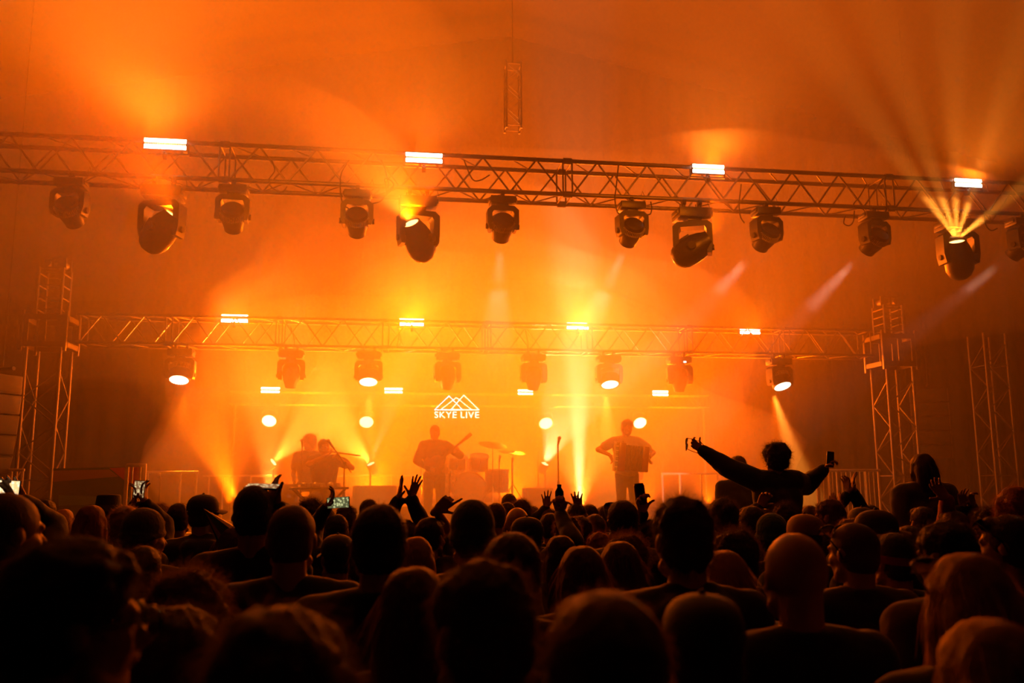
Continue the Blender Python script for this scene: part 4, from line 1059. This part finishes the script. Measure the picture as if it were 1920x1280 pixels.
tag(step.build('barrier_step', mat('step_board', (.08, .07, .06), .7, vary=.3)), 'low step behind the crowd below the person left of the spread arms', 'step')
person(1382, 853, 32, 'short', 'dark', 'person seen past the left arm of the spread-armed one', d=9.2, fix=True, z0=.34)

import time as _t
_t0 = _t.time()
PEOPLE = []
for px, yt, wp, hair, hc, lab, ex in sorted(CR, key=lambda c: -c[2] if not c[6].get('fix') else -999):
    ex = dict(ex)
    PEOPLE.append((lab, person(px, yt, wp, hair, hc, lab, **ex)))
for l, (o_, M_, p_) in PEOPLE:
    for sd, h in p_['hand'].items(): HELD[(l, sd)] = (M_ @ (p_['wr'][sd] + Vector(h['d']).normalized() * .085 + Vector(h['n']).normalized() * .025), M_ @ p_['wr'][sd], M_)
print('crowd', round(_t.time() - _t0, 1))

# ------------------------------------------------------------------ the stage and the band
DECK = mat('stage_deck', (.03, .028, .026), .6, 0, .1, 8)
bm = MB(); xa, xb = P(130, 900, 12).x, P(1640, 900, 12).x
bm.box(((xa + xb) / 2, 15.3, STAGE_Z / 2), (xb - xa, 8.6, STAGE_Z), .01)
structure(bm.build('floor_stage', DECK))
ST = {}
def on_stage(px, Y): return P(px, 900, Y).x
def performer(px, ytop, d, hair, hc, lab, yaw, **k):
    return person(px, ytop, 30, hair, hc, lab, yaw=yaw, turn=k.pop('turn', 180), d=d, fix=True, free=True, z0=STAGE_Z, **k)
def seated_performer(px, ytop, d, hair, hc, lab, yaw, **k):
    return person(px, ytop, 30, hair, hc, lab, yaw=yaw, turn=k.pop('turn', 180), d=d, fix=True, free=True, sit=True, sc=.97, **k)
def stool(o, lab, z0=STAGE_Z):
    M = o[1]; p = M @ V3(0, 0, .82)
    T = empty('stool', (p.x, p.y, z0), (0, 0, 0), lab, 'stool'); h = p.z - z0 - .05
    MB().lathe([(0, h), (.17, h), (.18, h - .02), (.18, h - .07), (0, h - .07)], 20).build('seat', mat('black_vinyl', (.02, .02, .02), .45), T)
    for k in range(3): a = k * 2 * PI / 3; strut('leg', T, (0, 0, h * .5), (.22 * math.cos(a), .22 * math.sin(a), 0.01), .012, ALU)
    strut('post', T, (0, 0, h * .3), (0, 0, h - .06), .016, ALU)
o = seated_performer(610, 822, 12.6, 'short', 'dark', 'seated musician in a dark top playing a flute at a microphone', 200, cc='char', cloth='tee', roll=6,
    hands={1: dict(w=(-.02, .24, 1.50), d=(-.5, .25, .25), n=(.2, -.4, -.8), curl=.7, hint=(1, .1, -.5)), -1: dict(w=(-.20, .20, 1.48), d=(.3, .5, .2), n=(.2, -.5, .8), curl=.7, hint=(-1, .2, -.6))})
stool(o, 'round black stool under the seated flute player')
M = o[1]; q0 = M @ V3(.06, .15, 1.585); q1 = M @ V3(-.52, .26, 1.50)
b = MB(); b.path([q0, q0.lerp(q1, .5), q1], .011, 8); b.ball(q0, .014, 8, 6)
for k in range(9): b.ball(q0.lerp(q1, .3 + k * .07) + V3(0, -.008, .008), .007, 6, 4)
tag(b.build('flute', mat('silver_flute', (.7, .68, .64), .25, .9)), 'thin silver flute held across by the seated musician', 'flute')
o = seated_performer(580, 811, 14.2, 'curly', 'black', 'musician with dark hair sitting behind the flute player', 150, cc='char', cloth='tee')
stool(o, 'round stool under the musician behind the flute player')
# fiddler
o = performer(815, 796, 13.4, 'short', 'dark', 'standing musician with dark hair holding a guitar under the sign', 165, cc='black', cloth='collar', pitch=-10,
    hands={-1: dict(w=(-.30, .26, 1.28), d=(-.1, .4, .7), n=(.5, -.5, .2), curl=.9, hint=(-.8, -.2, -.5)), 1: dict(w=(.10, .22, 1.04), d=(-.6, .4, -.2), n=(0, -1, 0), curl=.4, hint=(.8, -.3, .1))})
def guitar(M, lab):
    T = empty('guitar', M.translation, (0, 0, 0), lab, 'guitar'); T.matrix_world = M
    W = mat('guitar_wood', (.35, .16, .06), .3, 0, .1, 8, vary=.3, coat=.5)
    out = [(0.16 * math.cos(a) * (1.15 if math.cos(a) > 0 else 1) * (.78 + .22 * abs(math.cos(a)) ** .7) , (.17 if math.cos(a) < .1 else .14) * math.sin(a) * (1 - .18 * math.exp(-((math.cos(a) - .25) / .2) ** 2))) for a in [k * PI / 16 for k in range(32)]]
    MB().prism(out, -.03, .03).build('body', W, T, smooth=40)
    MB().box((.42, .026 + .004, 0), (.52, .018, .042), .005).build('neck', mat('dark_fretboard', (.05, .03, .02), .4), T)
    MB().box((.72, .03, 0), (.13, .014, .06), .006).build('headstock', W, T)
    b = MB()
    for k in range(6): b.tube((-.08, .042, -.014 + k * .0056), (.70, .042, -.014 + k * .0056), .0008, n=4)
    s_ = b.build('strings', ALU, T); s_['kind'] = 'stuff'
    MB().box((-.08, .036, 0), (.03, .01, .06), .002).build('bridge', BLKM, T)
g = o[1] @ Matrix.Translation((.02, .20, 1.10)) @ Matrix.Rotation(R(40 + 180), 4, 'Y') @ Matrix.Rotation(R(0), 4, 'Z')
guitar(g @ Matrix.Rotation(0, 4, 'X'), 'guitar slung across the standing musician under the sign')
# accordion player
o = performer(1172, 784, 12.4, 'messy', 'grey', 'musician in a pale shirt playing an accordion beside the light column', 190, cc='white', cloth='tee', roll=-8,
    hands={-1: dict(w=(-.30, .25, 1.20), d=(.2, .3, -.4), n=(1, 0, 0), curl=.6, hint=(-.8, -.4, -.3)), 1: dict(w=(.33, .25, 1.22), d=(-.2, .3, -.5), n=(-1, 0, 0), curl=.5, hint=(.9, -.3, -.2))})
T = empty('accordion', (0, 0, 0), (0, 0, 0), 'large dark red accordion with white piano keys held by the pale-shirted musician', 'accordion')
T.matrix_world = o[1] @ Matrix.Translation((0, .27, 1.17)) @ Matrix.Rotation(R(-6), 4, 'Y')
RED = mat('accordion_lacquer', (.20, .02, .015), .25, coat=.6)
MB().box((.17, 0, 0), (.11, .20, .42), .015).build('treble_case', RED, T)
MB().box((-.19, 0, 0), (.10, .20, .38), .015).build('bass_case', RED, T)
b = MB()
for k in range(12): b.box((-.125 + k * .0205, 0, 0), (.011, .19 - .02 * (k % 2), .37 - .02 * (k % 2)))
b.build('bellows', mat('bellows_cloth', (.05, .012, .012), .6), T, smooth=0)
kb = MB().box((.25, .07, 0), (.05, .03, .44), .004).build('keyboard', BLK, T)
b = MB()
for k in range(20): b.box((.265, .09, -.205 + k * .0216), (.075, .012, .0195), .002)
o_ = b.build('white_keys', mat('ivory_key', (.85, .82, .75), .3), kb); o_['kind'] = 'stuff'
b = MB()
for k in range(19):
    if k % 7 not in (2, 6): b.box((.245, .098, -.195 + k * .0216), (.045, .012, .011), .002)
o_ = b.build('black_keys', BLK, kb); o_['kind'] = 'stuff'
b = MB(); b.path([(.10, -.10, .20), (.09, -.30, .30), (.09, -.38, .1), (.10, -.10, -.18)], .014); b.build('shoulder_strap', BLKM, T)
# drummer and kit
o = seated_performer(846, 832, 16.4, 'short', 'dark', 'drummer seated behind the bass drum, nearly lost in haze', 175, cc='grey', cloth='tee')
RIS = .38
stool(o, 'drum stool under the drummer', STAGE_Z + RIS)
def kit(px, Y):
    x = on_stage(px, Y); T = empty('drum_kit', (x, Y, STAGE_Z + RIS), (0, 0, 0), 'drum kit with pale bass drum head and chrome hardware', 'drum kit')
    CH = mat('chrome', (.85, .82, .78), .12, 1); SH = mat('drum_shell', (.12, .05, .03), .3, coat=.5); HD = mat('drum_head', (.80, .72, .64), .5)
    CY = mat('cymbal_bronze', (.75, .48, .16), .25, .9)
    def drum(name, c, r, dp, rot, lugs):
        MM = Matrix.Translation(c) @ rot
        o = MB().lathe([(r, -dp / 2), (r, dp / 2)], 32, cap=False).build(name, SH, T); o.matrix_local = MM
        h = MB().lathe([(0, dp / 2 + .004), (r * .98, dp / 2 + .002), (r * .98, dp / 2 - .004)], 32, cap=False).build('drum_skin', HD, o)
        h = MB().lathe([(0, -dp / 2 - .004), (r * .98, -dp / 2 - .002), (r * .98, -dp / 2 + .004)], 32, cap=False).build('drum_skin', HD, o)
        b = MB()
        for z in (-dp / 2, dp / 2): b.lathe([(r * 1.0, z - .014), (r * 1.06, z - .014), (r * 1.06, z + .014), (r * 1.0, z + .014), (r * 1.0, z - .014)], 32, cap=False)
        for k in range(lugs):
            a = (k + .5) * 2 * PI / lugs
            for z in (-dp / 2, dp / 2): b.ball((r * 1.09 * math.cos(a), r * 1.09 * math.sin(a), z), .018, 8, 6)
            b.tube((r * 1.05 * math.cos(a), r * 1.05 * math.sin(a), -dp / 2), (r * 1.05 * math.cos(a), r * 1.05 * math.sin(a), dp / 2), .006, n=6)
        b.build('hoop', CH, o)
    RX = Matrix.Rotation(R(90), 4, 'X')
    drum('bass_drum', (0, 0, .285), .265, .38, RX, 8)
    drum('tom_drum', (-.20, .05, .72), .15, .20, Matrix.Rotation(R(18), 4, 'X'), 6); drum('tom_drum', (.18, .05, .72), .16, .22, Matrix.Rotation(R(18), 4, 'X'), 6)
    drum('floor_tom', (.52, .30, .40), .20, .38, Matrix.Identity(4), 8); drum('snare_drum', (-.45, .35, .58), .175, .14, Matrix.Identity(4), 8)
    def cym(x, y, z, r, tilt, hh=False):
        o = MB(); o.tube((x, y, .35), (x, y, z), .010)
        for k in range(3): a = k * 2 * PI / 3 + .4; o.tube((x, y, .35), (x + .24 * math.cos(a), y + .24 * math.sin(a), .01), .009)
        st = o.build('cymbal_stand', CH, T)
        for dz in ((0, .035) if hh else (0,)):
            c = MB().lathe([(.012, .030), (.035, .026), (.05, .012), (r * .6, .004), (r, -.006), (r, -.009), (.05, .008), (.012, .026)], 32, cap=False).build('cymbal', CY, st)
            c.matrix_local = Matrix.Translation((x, y, z + dz)) @ Matrix.Rotation(R(tilt), 4, 'X') @ Matrix.Rotation(R(tilt * .4), 4, 'Y')
    cym(-.62, .10, .95, .22, 12); cym(.42, .05, 1.02, .25, 16); cym(.80, .25, .90, .26, 10); cym(-.80, .40, .80, .18, 0, True)
    b = MB(); b.tube((0, 0, .55), (0, .02, .78), .014); b.tube((-.18, .03, .76), (.16, .03, .76), .010); b.tube((-.03, -.02, .55), (-.03, -.02, .85), .01); b.tube((.04, -.02, .55), (.04, -.02, .82), .01)
    b.build('tom_mount', CH, T)
T = empty('drum_riser', (on_stage(879, 15.6), 15.8, STAGE_Z), (0, 0, 0), 'low black riser platform under the drum kit', 'riser')
MB().box((0, 0, RIS - .04), (2.6, 2.2, .08), .008).build('deck_board', DECK, T)
for sx in (-1, 1):
    for sy in (-1, 1): strut('leg', T, (sx * 1.2, sy * 1.0, 0), (sx * 1.2, sy * 1.0, RIS - .08), .025, ALU)
MB().box((0, -1.06, RIS / 2 - .04), (2.5, .02, RIS - .09)).build('front_skirt', CLOTH, T)
kit(879, 15.2)
# microphones
MIC = mat('microphone_grille', (.25, .25, .25), .35, .8)
def mic_stand(px, pytop, Y, lab, boom=None):
    x = on_stage(px, Y); zt = P(px, pytop, Y).z; T = empty('microphone_stand', (x, Y, STAGE_Z), (0, 0, 0), lab, 'microphone stand'); h = zt - STAGE_Z
    b = MB(); b.lathe([(0, .03), (.05, .028), (.14, .012), (.145, 0), (0, 0)], 24); b.build('base', BLKM, T)
    strut('pole', T, (0, 0, .02), (0, 0, h), .011, BLKM); MB().tube((0, 0, h * .55), (0, 0, h * .55 + .08), .018).build('clutch', BLKM, T)
    e = V3(0, 0, h); dirn = V3(0, -.6, .5).normalized()
    if boom:
        e = P(boom[0], boom[1], Y) - V3(x, Y, STAGE_Z); a = V3(0, 0, h); k = (a - e).normalized(); strut('boom_arm', T, a + k * .16, e, .008, BLKM); dirn = (e - a).normalized()
        MB().ball((0, 0, h), .022, 8, 6).build('boom_joint', BLKM, T)
    m_ = MB(); m_.tube(e, e + dirn * .12, .012, .018, 10); o = m_.build('microphone', BLKM, T); MB().ball(e + dirn * .14, .026, 12, 8).build('grille', MIC, o)
mic_stand(645, 868, 12.2, 'microphone stand with boom reaching up left to the flute player', (627, 842))
mic_stand(565, 838, 13.4, 'straight microphone stand left of the flute player')
mic_stand(1047, 834, 12.0, 'straight microphone stand left of the pale light column')
mic_stand(936, 866, 14.3, 'microphone stand right of the drum kit, upright and empty-looking')
mic_stand(960, 870, 14.8, 'thin microphone stand farther right of the drum kit')
mic_stand(301, 902, 12.6, 'short microphone stand alone at the dark left side of the stage')
mic_stand(843, 898, 13.6, 'low stand in front of the musician under the sign')
mic_stand(1009, 852, 16.6, 'stand holding the small fan light right of the drum kit')
# cases and table
def case(x0, y0, x1, Y, lab, m=None):
    a = P(x0, y0, Y); b_ = P(x1, y0, Y); w = b_.x - a.x; h = a.z - STAGE_Z
    T = empty('flight_case', ((a.x + b_.x) / 2, Y, STAGE_Z), (0, 0, 0), lab, 'flight case')
    MB().box((0, 0, h / 2), (w, .5, h - .02), .006).build('body', mat('case_laminate', (.05, .04, .035), .4, .0, .1, 60), T)
    b = MB()
    for s in (-1, 1):
        for t in (-1, 1): b.box((s * w / 2, t * .25, h / 2), (.03, .03, h)); b.box((0, t * .25, h / 2 + s * h / 2 * .97), (w, .03, .03))
        b.box((s * w / 2, 0, h * .97), (.03, .5, .03))
    b.build('metal_edging', ALU, T)
    b = MB(); b.box((0, -.255, h * .62), (.14, .012, .05), .004); b.build('latch', ALU, T)
case(508, 908, 560, 13.2, 'flight case with metal edges left of the flute player')
case(664, 911, 742, 14.4, 'long low flight case right of the flute player')
case(985, 915, 1030, 14.8, 'flight case faintly seen left of the pale light column')
T = empty('percussion_table', (on_stage(600, 11.9), 11.9, STAGE_Z), (0, 0, 0), 'table of small shiny percussion and electronics before the flute player', 'table')
h = P(600, 912, 11.9).z - STAGE_Z
MB().box((0, 0, h - .02), (.75, .42, .03), .006).build('tabletop', BLK, T)
for s in (-1, 1):
    strut('leg', T, (s * .33, -.15, 0), (-s * .33, .15, h - .03), .014, BLKM); strut('leg', T, (s * .33, .15, 0), (-s * .33, -.15, h - .03), .014, BLKM)
SHN = mat('shiny_knobs', (.8, .78, .7), .15, .9)
for k, dx in enumerate((-.20, -.13, -.05, .03, .14, .24)):
    b = MB(); z = 0
    if k % 2: b.lathe([(0, .05), (.035, .05), (.04, .0), (0, 0)], 18)
    else: b.box((0, 0, .03), (.07, .10, .055), .008); b.lathe([(0, .07), (.015, .07), (.015, .05)], 12)
    tag(b.build('percussion_piece', SHN, None, (T.location.x + dx, 11.82 - .02 * (k % 3), STAGE_Z + h - .004)), ('small shiny box', 'round metal shaker cup')[k % 2] + ' on the percussion table, ' + ('leftmost', 'second from left', 'third from left', 'third from right', 'second from right', 'rightmost')[k], 'percussion')
# small floor spots that throw fans
def floor_spot(px, py, Y, tx, ty, lab, stand=True):
    q = P(px, py, Y); d = (P(tx, ty, Y - .3) - q).normalized()
    T = empty('fan_spotlight', (q.x, Y, STAGE_Z), (0, 0, 0), lab, 'stage light'); h = q.z - STAGE_Z
    hd = MB().lathe([(0, -.20), (.07, -.19), (.085, -.12), (.09, -.01), (.085, 0), (.07, -.002)], 20, cap=False).build('head', BLK, T, (0, 0, h)); hd.rotation_mode = 'QUATERNION'; hd.rotation_quaternion = d.to_track_quat('Z', 'Y')
    MB().lathe([(0, -.006), (.074, -.008)], 20, cap=False).build('lens', LENS_ON, hd)
    strut('pole', T, (0, .0, 0.02), (0, 0, max(.05, h - .12)), .02, BLKM); MB().lathe([(0, .02), (.16, .02), (.16, 0), (0, 0)], 20).build('base', BLKM, T)
floor_spot(513, 866, 16.6, 600, 800, 'small spotlight on a pole throwing a fan up right, left of the flute player')
floor_spot(695, 869, 16.6, 660, 790, 'small spotlight on a pole throwing crossing beams, right of the flute player')
floor_spot(1022, 869, 16.6, 1050, 800, 'small spotlight on a pole throwing a short fan right of the drum kit')
floor_spot(1198, 880, 16.6, 1198, 780, 'small spotlight hidden behind the accordion player')
# glowing sign
T = empty('glowing_sign', P(856, 755, 18.3), (0, 0, 0), 'glowing line sign of three overlapping mountain outlines above the words SKYE LIVE', 'sign')
O = T.location.copy()
def tri(pts, m):
    b = MB(); q = [P(x, y, 18.3) - O for x, y in pts]
    for i in range(3): b.tube(q[i], q[(i + 1) % 3], .0068, n=6); b.ball(q[i], .0068, 6, 4)
    return b.build('mountain_outline', m, T)
tri([(842, 742), (867.8, 768.6), (814.8, 768)], mat('lilac_neon', (.8, .7, .9), emit=(.92, .62, 1), es=9))
tri([(855.6, 745.3), (884.7, 768.4), (826.6, 767.5)], mat('white_neon', (.9, .9, .9), emit=(1, .93, .9), es=6.5)).location.y = -.02
tri([(869.3, 741), (897.8, 768.4), (845.3, 767.8)], mat('green_neon', (.8, .9, .7), emit=(.85, 1, .72), es=10)).location.y = -.04
fc = bpy.data.curves.new('lettering', 'FONT'); fc.body = 'SKYE LIVE'; fc.size = 1; fc.offset = .0; fc.extrude = .03; fc.space_character = 1.12; fc.space_word = .8; fc.align_x = 'LEFT'
fo = bpy.data.objects.new('lettering', fc); COL.objects.link(fo); bpy.context.view_layer.update()
bb = [v[:] for v in fo.bound_box]; x0, x1 = min(v[0] for v in bb), max(v[0] for v in bb); y0, y1 = min(v[1] for v in bb), max(v[1] for v in bb)
A_, B_ = P(814.5, 783, 18.3), P(898, 771.8, 18.3); sx = (B_.x - A_.x) / (x1 - x0); sy = (B_.z - A_.z) / (y1 - y0)
me = bpy.data.meshes.new_from_object(fo.evaluated_get(bpy.context.evaluated_depsgraph_get())); bpy.data.objects.remove(fo)
me.materials.clear(); me.materials.append(mat('white_letters', (.9, .9, .9), emit=(1, .95, .9), es=6.5))
for v in me.vertices: v.co = Vector(((v.co.x - x0) * sx + A_.x, 18.3 - v.co.z * .3, (v.co.y - y0) * sy + A_.z)) - O
lt = link('lettering', me, T)
for s in (-1, 1): strut('hanging_wire', T, (s * .28, .0, -.1), (s * .28, .74, TZB - O.z + .02), .006, BLKM)
# side dressing
Yb = 13.6
def quad_panel(name, pts, Y, m, parent, O, t=.01):
    q = [P(x, y, Y) - O for x, y in pts]; return MB().prism([(v.x, v.z) for v in q], q[0].y - t, q[0].y).build(name, m, parent, smooth=0)
T = empty('printed_banner', (P(200, 910, Yb).x, Yb, 0), (0, 0, 0), 'low banner printed with green and tan bands and a red wedge, left of the stage', 'banner'); O = T.location.copy()
quad_panel('green_field', [(100, 968), (100, 878), (272, 874), (272, 968)], Yb, mat('banner_green', (.025, .07, .035), .7), T, O)
quad_panel('tan_band', [(100, 903), (100, 882), (205, 880), (222, 893)], Yb - .012, mat('banner_tan', (.30, .15, .06), .7), T, O, .006)
quad_panel('red_wedge', [(262, 930), (262, 875), (205, 877), (232, 899)], Yb - .012, mat('banner_red', (.45, .03, .02), .7), T, O, .006)
quad_panel('light_green_band', [(110, 948), (110, 928), (225, 932), (205, 944)], Yb - .012, mat('banner_light_green', (.10, .22, .09), .7), T, O, .006)
for x in (105, 268): strut('post', T, P(x, 900, Yb + .03) - O, V3((P(x, 900, Yb) - O).x, .03, 0), .02, ALU)
WP = mat('white_painted_metal', (.55, .5, .45), .45)
T = empty('metal_doorframe', (P(254, 910, 12.6).x, 12.6, 0), (0, 0, 0), 'open white metal frame standing in front of the banner', 'frame'); O = T.location.copy()
tp = P(254, 872, 12.6).z
for x in (237, 270): 
    xx = P(x, 900, 12.6).x - O.x; MB().box((xx, 0, tp / 2), (.045, .05, tp), .006).build('post', WP, T)
for x in (246, 261): xx = P(x, 900, 12.6).x - O.x; MB().box((xx, .03, tp / 2), (.02, .02, tp), .003).build('inner_bar', WP, T)
MB().box((0, 0, tp), (P(272, 900, 12.6).x - P(235, 900, 12.6).x, .05, .045), .006).build('top_rail', WP, T)
def railing(x0, x1, ytop, Y, xs, lab, m=WP, bars=0):
    A, B = P(x0, ytop, Y), P(x1, ytop, Y); T = empty('railing', ((A.x + B.x) / 2, Y, 0), (0, 0, 0), lab, 'railing'); h = A.z; cx = T.location.x
    strut('top_rail', T, (A.x - cx, 0, h), (B.x - cx, 0, h), .02, m); strut('bottom_rail', T, (A.x - cx, 0, STAGE_Z + .02), (B.x - cx, 0, STAGE_Z + .02), .016, m)
    for x in xs: xx = P(x, 900, Y).x - cx; strut('post', T, (xx, 0, 0 if bars else STAGE_Z), (xx, 0, h), .018, m)
    for k in range(bars): xx = A.x - cx + (B.x - A.x) * (k + .5) / bars; strut('bar', T, (xx, 0, STAGE_Z), (xx, 0, h), .008, m)
railing(272, 372, 885, 14.2, (276, 338, 368), 'pale stage railing left of the first spray of light')
railing(380, 520, 892, 18.5, (392, 418, 470), 'faint railing at the back left of the stage')
railing(600, 800, 892, 18.6, (650, 734, 790), 'faint railing along the back of the stage behind the flute player')
railing(1530, 1650, 882, 13.2, (1532, 1556, 1570, 1625, 1648), 'pale barred railing right of the spread-armed person', bars=14)
railing(1240, 1380, 888, 16.5, (1242, 1275, 1315, 1345), 'faint railing at the back right of the stage')
railing(16, 46, 881, 12.8, (20, 41), 'short pale railing at the far left beside the lattice tower')
# hanging piece high in the haze
q = P(968, 185, 13.5); hp = box_truss('lighting_truss', 'ghostly short upright truss piece hanging high in the haze at top centre', P(960, 120, 13.5).z - P(960, 245, 13.5).z, .24, .24, .45, [], P(962, 245, 13.5), (0, R(-90), 0), cr=.016, br=.007)
strut('hoist_chain', hp, (P(960, 120, 13.5).z - P(960, 245, 13.5).z, 0, 0), (P(960, 120, 13.5).z - P(960, 245, 13.5).z + 3.0, 0, 0), .008, BLKM)

# ------------------------------------------------------------------ things held up in the crowd
GLS = mat('phone_case', (.015, .015, .017), .3)
def screen_mat(name, a, b_, es):
    if name in MATS: return MATS[name]
    m = bpy.data.materials.new(name); m.use_nodes = True; MATS[name] = m; nt = m.node_tree; p = nt.nodes['Principled BSDF']
    tc = nt.nodes.new('ShaderNodeTexCoord'); v = nt.nodes.new('ShaderNodeTexVoronoi'); v.inputs['Scale'].default_value = 60; r = nt.nodes.new('ShaderNodeValToRGB')
    r.color_ramp.elements[0].color = (*a, 1); r.color_ramp.elements[1].color = (*b_, 1); r.color_ramp.elements[0].position = .1; r.color_ramp.elements[1].position = .6
    nt.links.new(tc.outputs['Object'], v.inputs[0]); nt.links.new(v.outputs['Distance'], r.inputs[0]); nt.links.new(r.outputs[0], p.inputs['Emission Color']); p.inputs['Emission Strength'].default_value = es
    p.inputs['Base Color'].default_value = (.01, .01, .01, 1); m.cycles.emission_sampling = 'NONE'; return m
def held(key, side): return next(v for k, v in HELD.items() if key in k[0] and k[1] == side)[0]
def unproj(q):
    v = Vector(q) - CAM; dd = v.dot(_F); return 960 + v.dot(_Rt) / dd * FPX, 640 - v.dot(_U) / dd * FPX, dd
def phone(px, py, d, w, h, lab, rot=0, m=None, tilt=0):
    q = PD(px, py, d) if not isinstance(d, Vector) else PD(px, py, unproj(d)[2] - .03); T = empty('phone', q, (R(tilt), R(rot), R(-8)), lab, 'phone')
    MB().box((0, .004, 0), (w, .009, h), .003).build('body', GLS, T)
    MB().box((0, -.0012, 0), (w * .92, .002, h * .94), .0).build('screen', m or screen_mat('screen_stage', (1, .8, .4), (.25, .12, .05), .9), T)
phone(261, 917, held('glowing phone', 1), .072, .150 * .75, 'upright phone with its screen lit, held above the crowd at left', 4)
phone(10, 914, held('left edge filming', 1), .15, .075, 'phone held sideways at the left edge with a bright washed-out screen', 3, screen_mat('screen_bright', (1, .9, .6), (.9, .5, .2), 1.5))
phone(492, 911, held('smooth black beanie', 1), .15, .072, 'phone tipped almost flat beside the smooth black beanie, thin lit edge', 2, None, -76)
phone(634, 942, held('filming the stage', -1), .15, .072, 'small phone held sideways filming, below the right end of the table', -3, screen_mat('screen_green', (.9, .9, .4), (.12, .12, .05), .8))
phone(1557, 861, held('spread', 1), .065, .14, 'dark phone gripped in the right hand of the spread-armed person', 6, GLS)
q = held('drinks can', -1) + V3(0, -.01, .035); T = empty('drinks_can', q, (0, R(-6), 0), 'dark drinks can held up right of the sunglasses wearer', 'can')
MB().lathe([(0, -.062), (.026, -.062), (.031, -.055), (.031, .045), (.026, .056), (.027, .060), (.022, .058), (0, .056)], 24, cap=False).build('body', mat('can_paint', (.04, .02, .018), .3, .6), T)
MB().lathe([(0, .0575), (.021, .058)], 20, cap=False).build('lid', ALU, T)
q = held('raising a fist', -1) + V3(0, -.005, .04); T = empty('bottle', q, (0, 0, 0), 'small dark bottle clenched in the raised fist near the centre', 'bottle')
MB().lathe([(0, -.08), (.024, -.08), (.026, -.07), (.026, .01), (.012, .035), (.011, .05), (0, .05)], 20, cap=False).build('body', mat('dark_glass', (.02, .012, .01), .1, coat=.5), T)
MB().lathe([(.0125, .036), (.0135, .052), (0, .053)], 16, cap=False).build('lid', BLK, T)
g = link('sunglasses', shared('glasses', glasses_mesh)); tag(g, 'sunglasses dangling from the left hand of the spread-armed person', 'sunglasses'); g.location = held('spread', -1) + V3(-.07, 0, -.0); g.rotation_euler = (R(20), R(35), R(70)); g.scale = (1.15,) * 3
for i, (px, py, d) in enumerate([(492, 905, 3.8)] * 0): pass
# cone party hat
pm = next(p for l, p in PEOPLE if 'party hat' in l and 'cone' in l); HMw = pm[1] @ pm[2]['HM']
T = empty('party_hat', (0, 0, 0), (0, 0, 0), 'striped green and yellow cone party hat tipped to the left with red streamers', 'hat'); T.matrix_world = HMw @ Matrix.Translation((-.035, 0, .085)) @ Matrix.Rotation(R(-42), 4, 'Y')
for k in range(12):
    b = MB(); a0, a1 = k * PI / 6, (k + 1) * PI / 6; v = [b.b.verts.new(p) for p in ((.062 * math.cos(a0), .062 * math.sin(a0), 0), (.062 * math.cos(a1), .062 * math.sin(a1), 0), (0, 0, .19), (.055 * math.cos(a0), .055 * math.sin(a0), 0), (.055 * math.cos(a1), .055 * math.sin(a1), 0), (0, 0, .175))]
    for f in ((0, 1, 2), (4, 3, 5), (1, 0, 3, 4), (0, 2, 5, 3), (2, 1, 4, 5)): b.b.faces.new([v[i] for i in f])
    b.build('stripe', mat(('hat_green', 'hat_yellow', 'hat_pale_green')[k % 3], ((.03, .12, .05), (.65, .45, .08), (.12, .22, .10))[k % 3], .45, coat=.3), T, smooth=0)
b = MB()
for k in range(14):
    x = random.uniform(-.05, .05); b.path([(x, .0, 0), (x * 1.5 - .04, -.07 + random.uniform(-.02, .02), -.05), (x * 2 - .09, -.10, -.13 + random.uniform(-.03, .03))], .0035, 4)
o = b.build('streamers', mat('red_streamer', (.6, .02, .03), .4), T); o['kind'] = 'stuff'
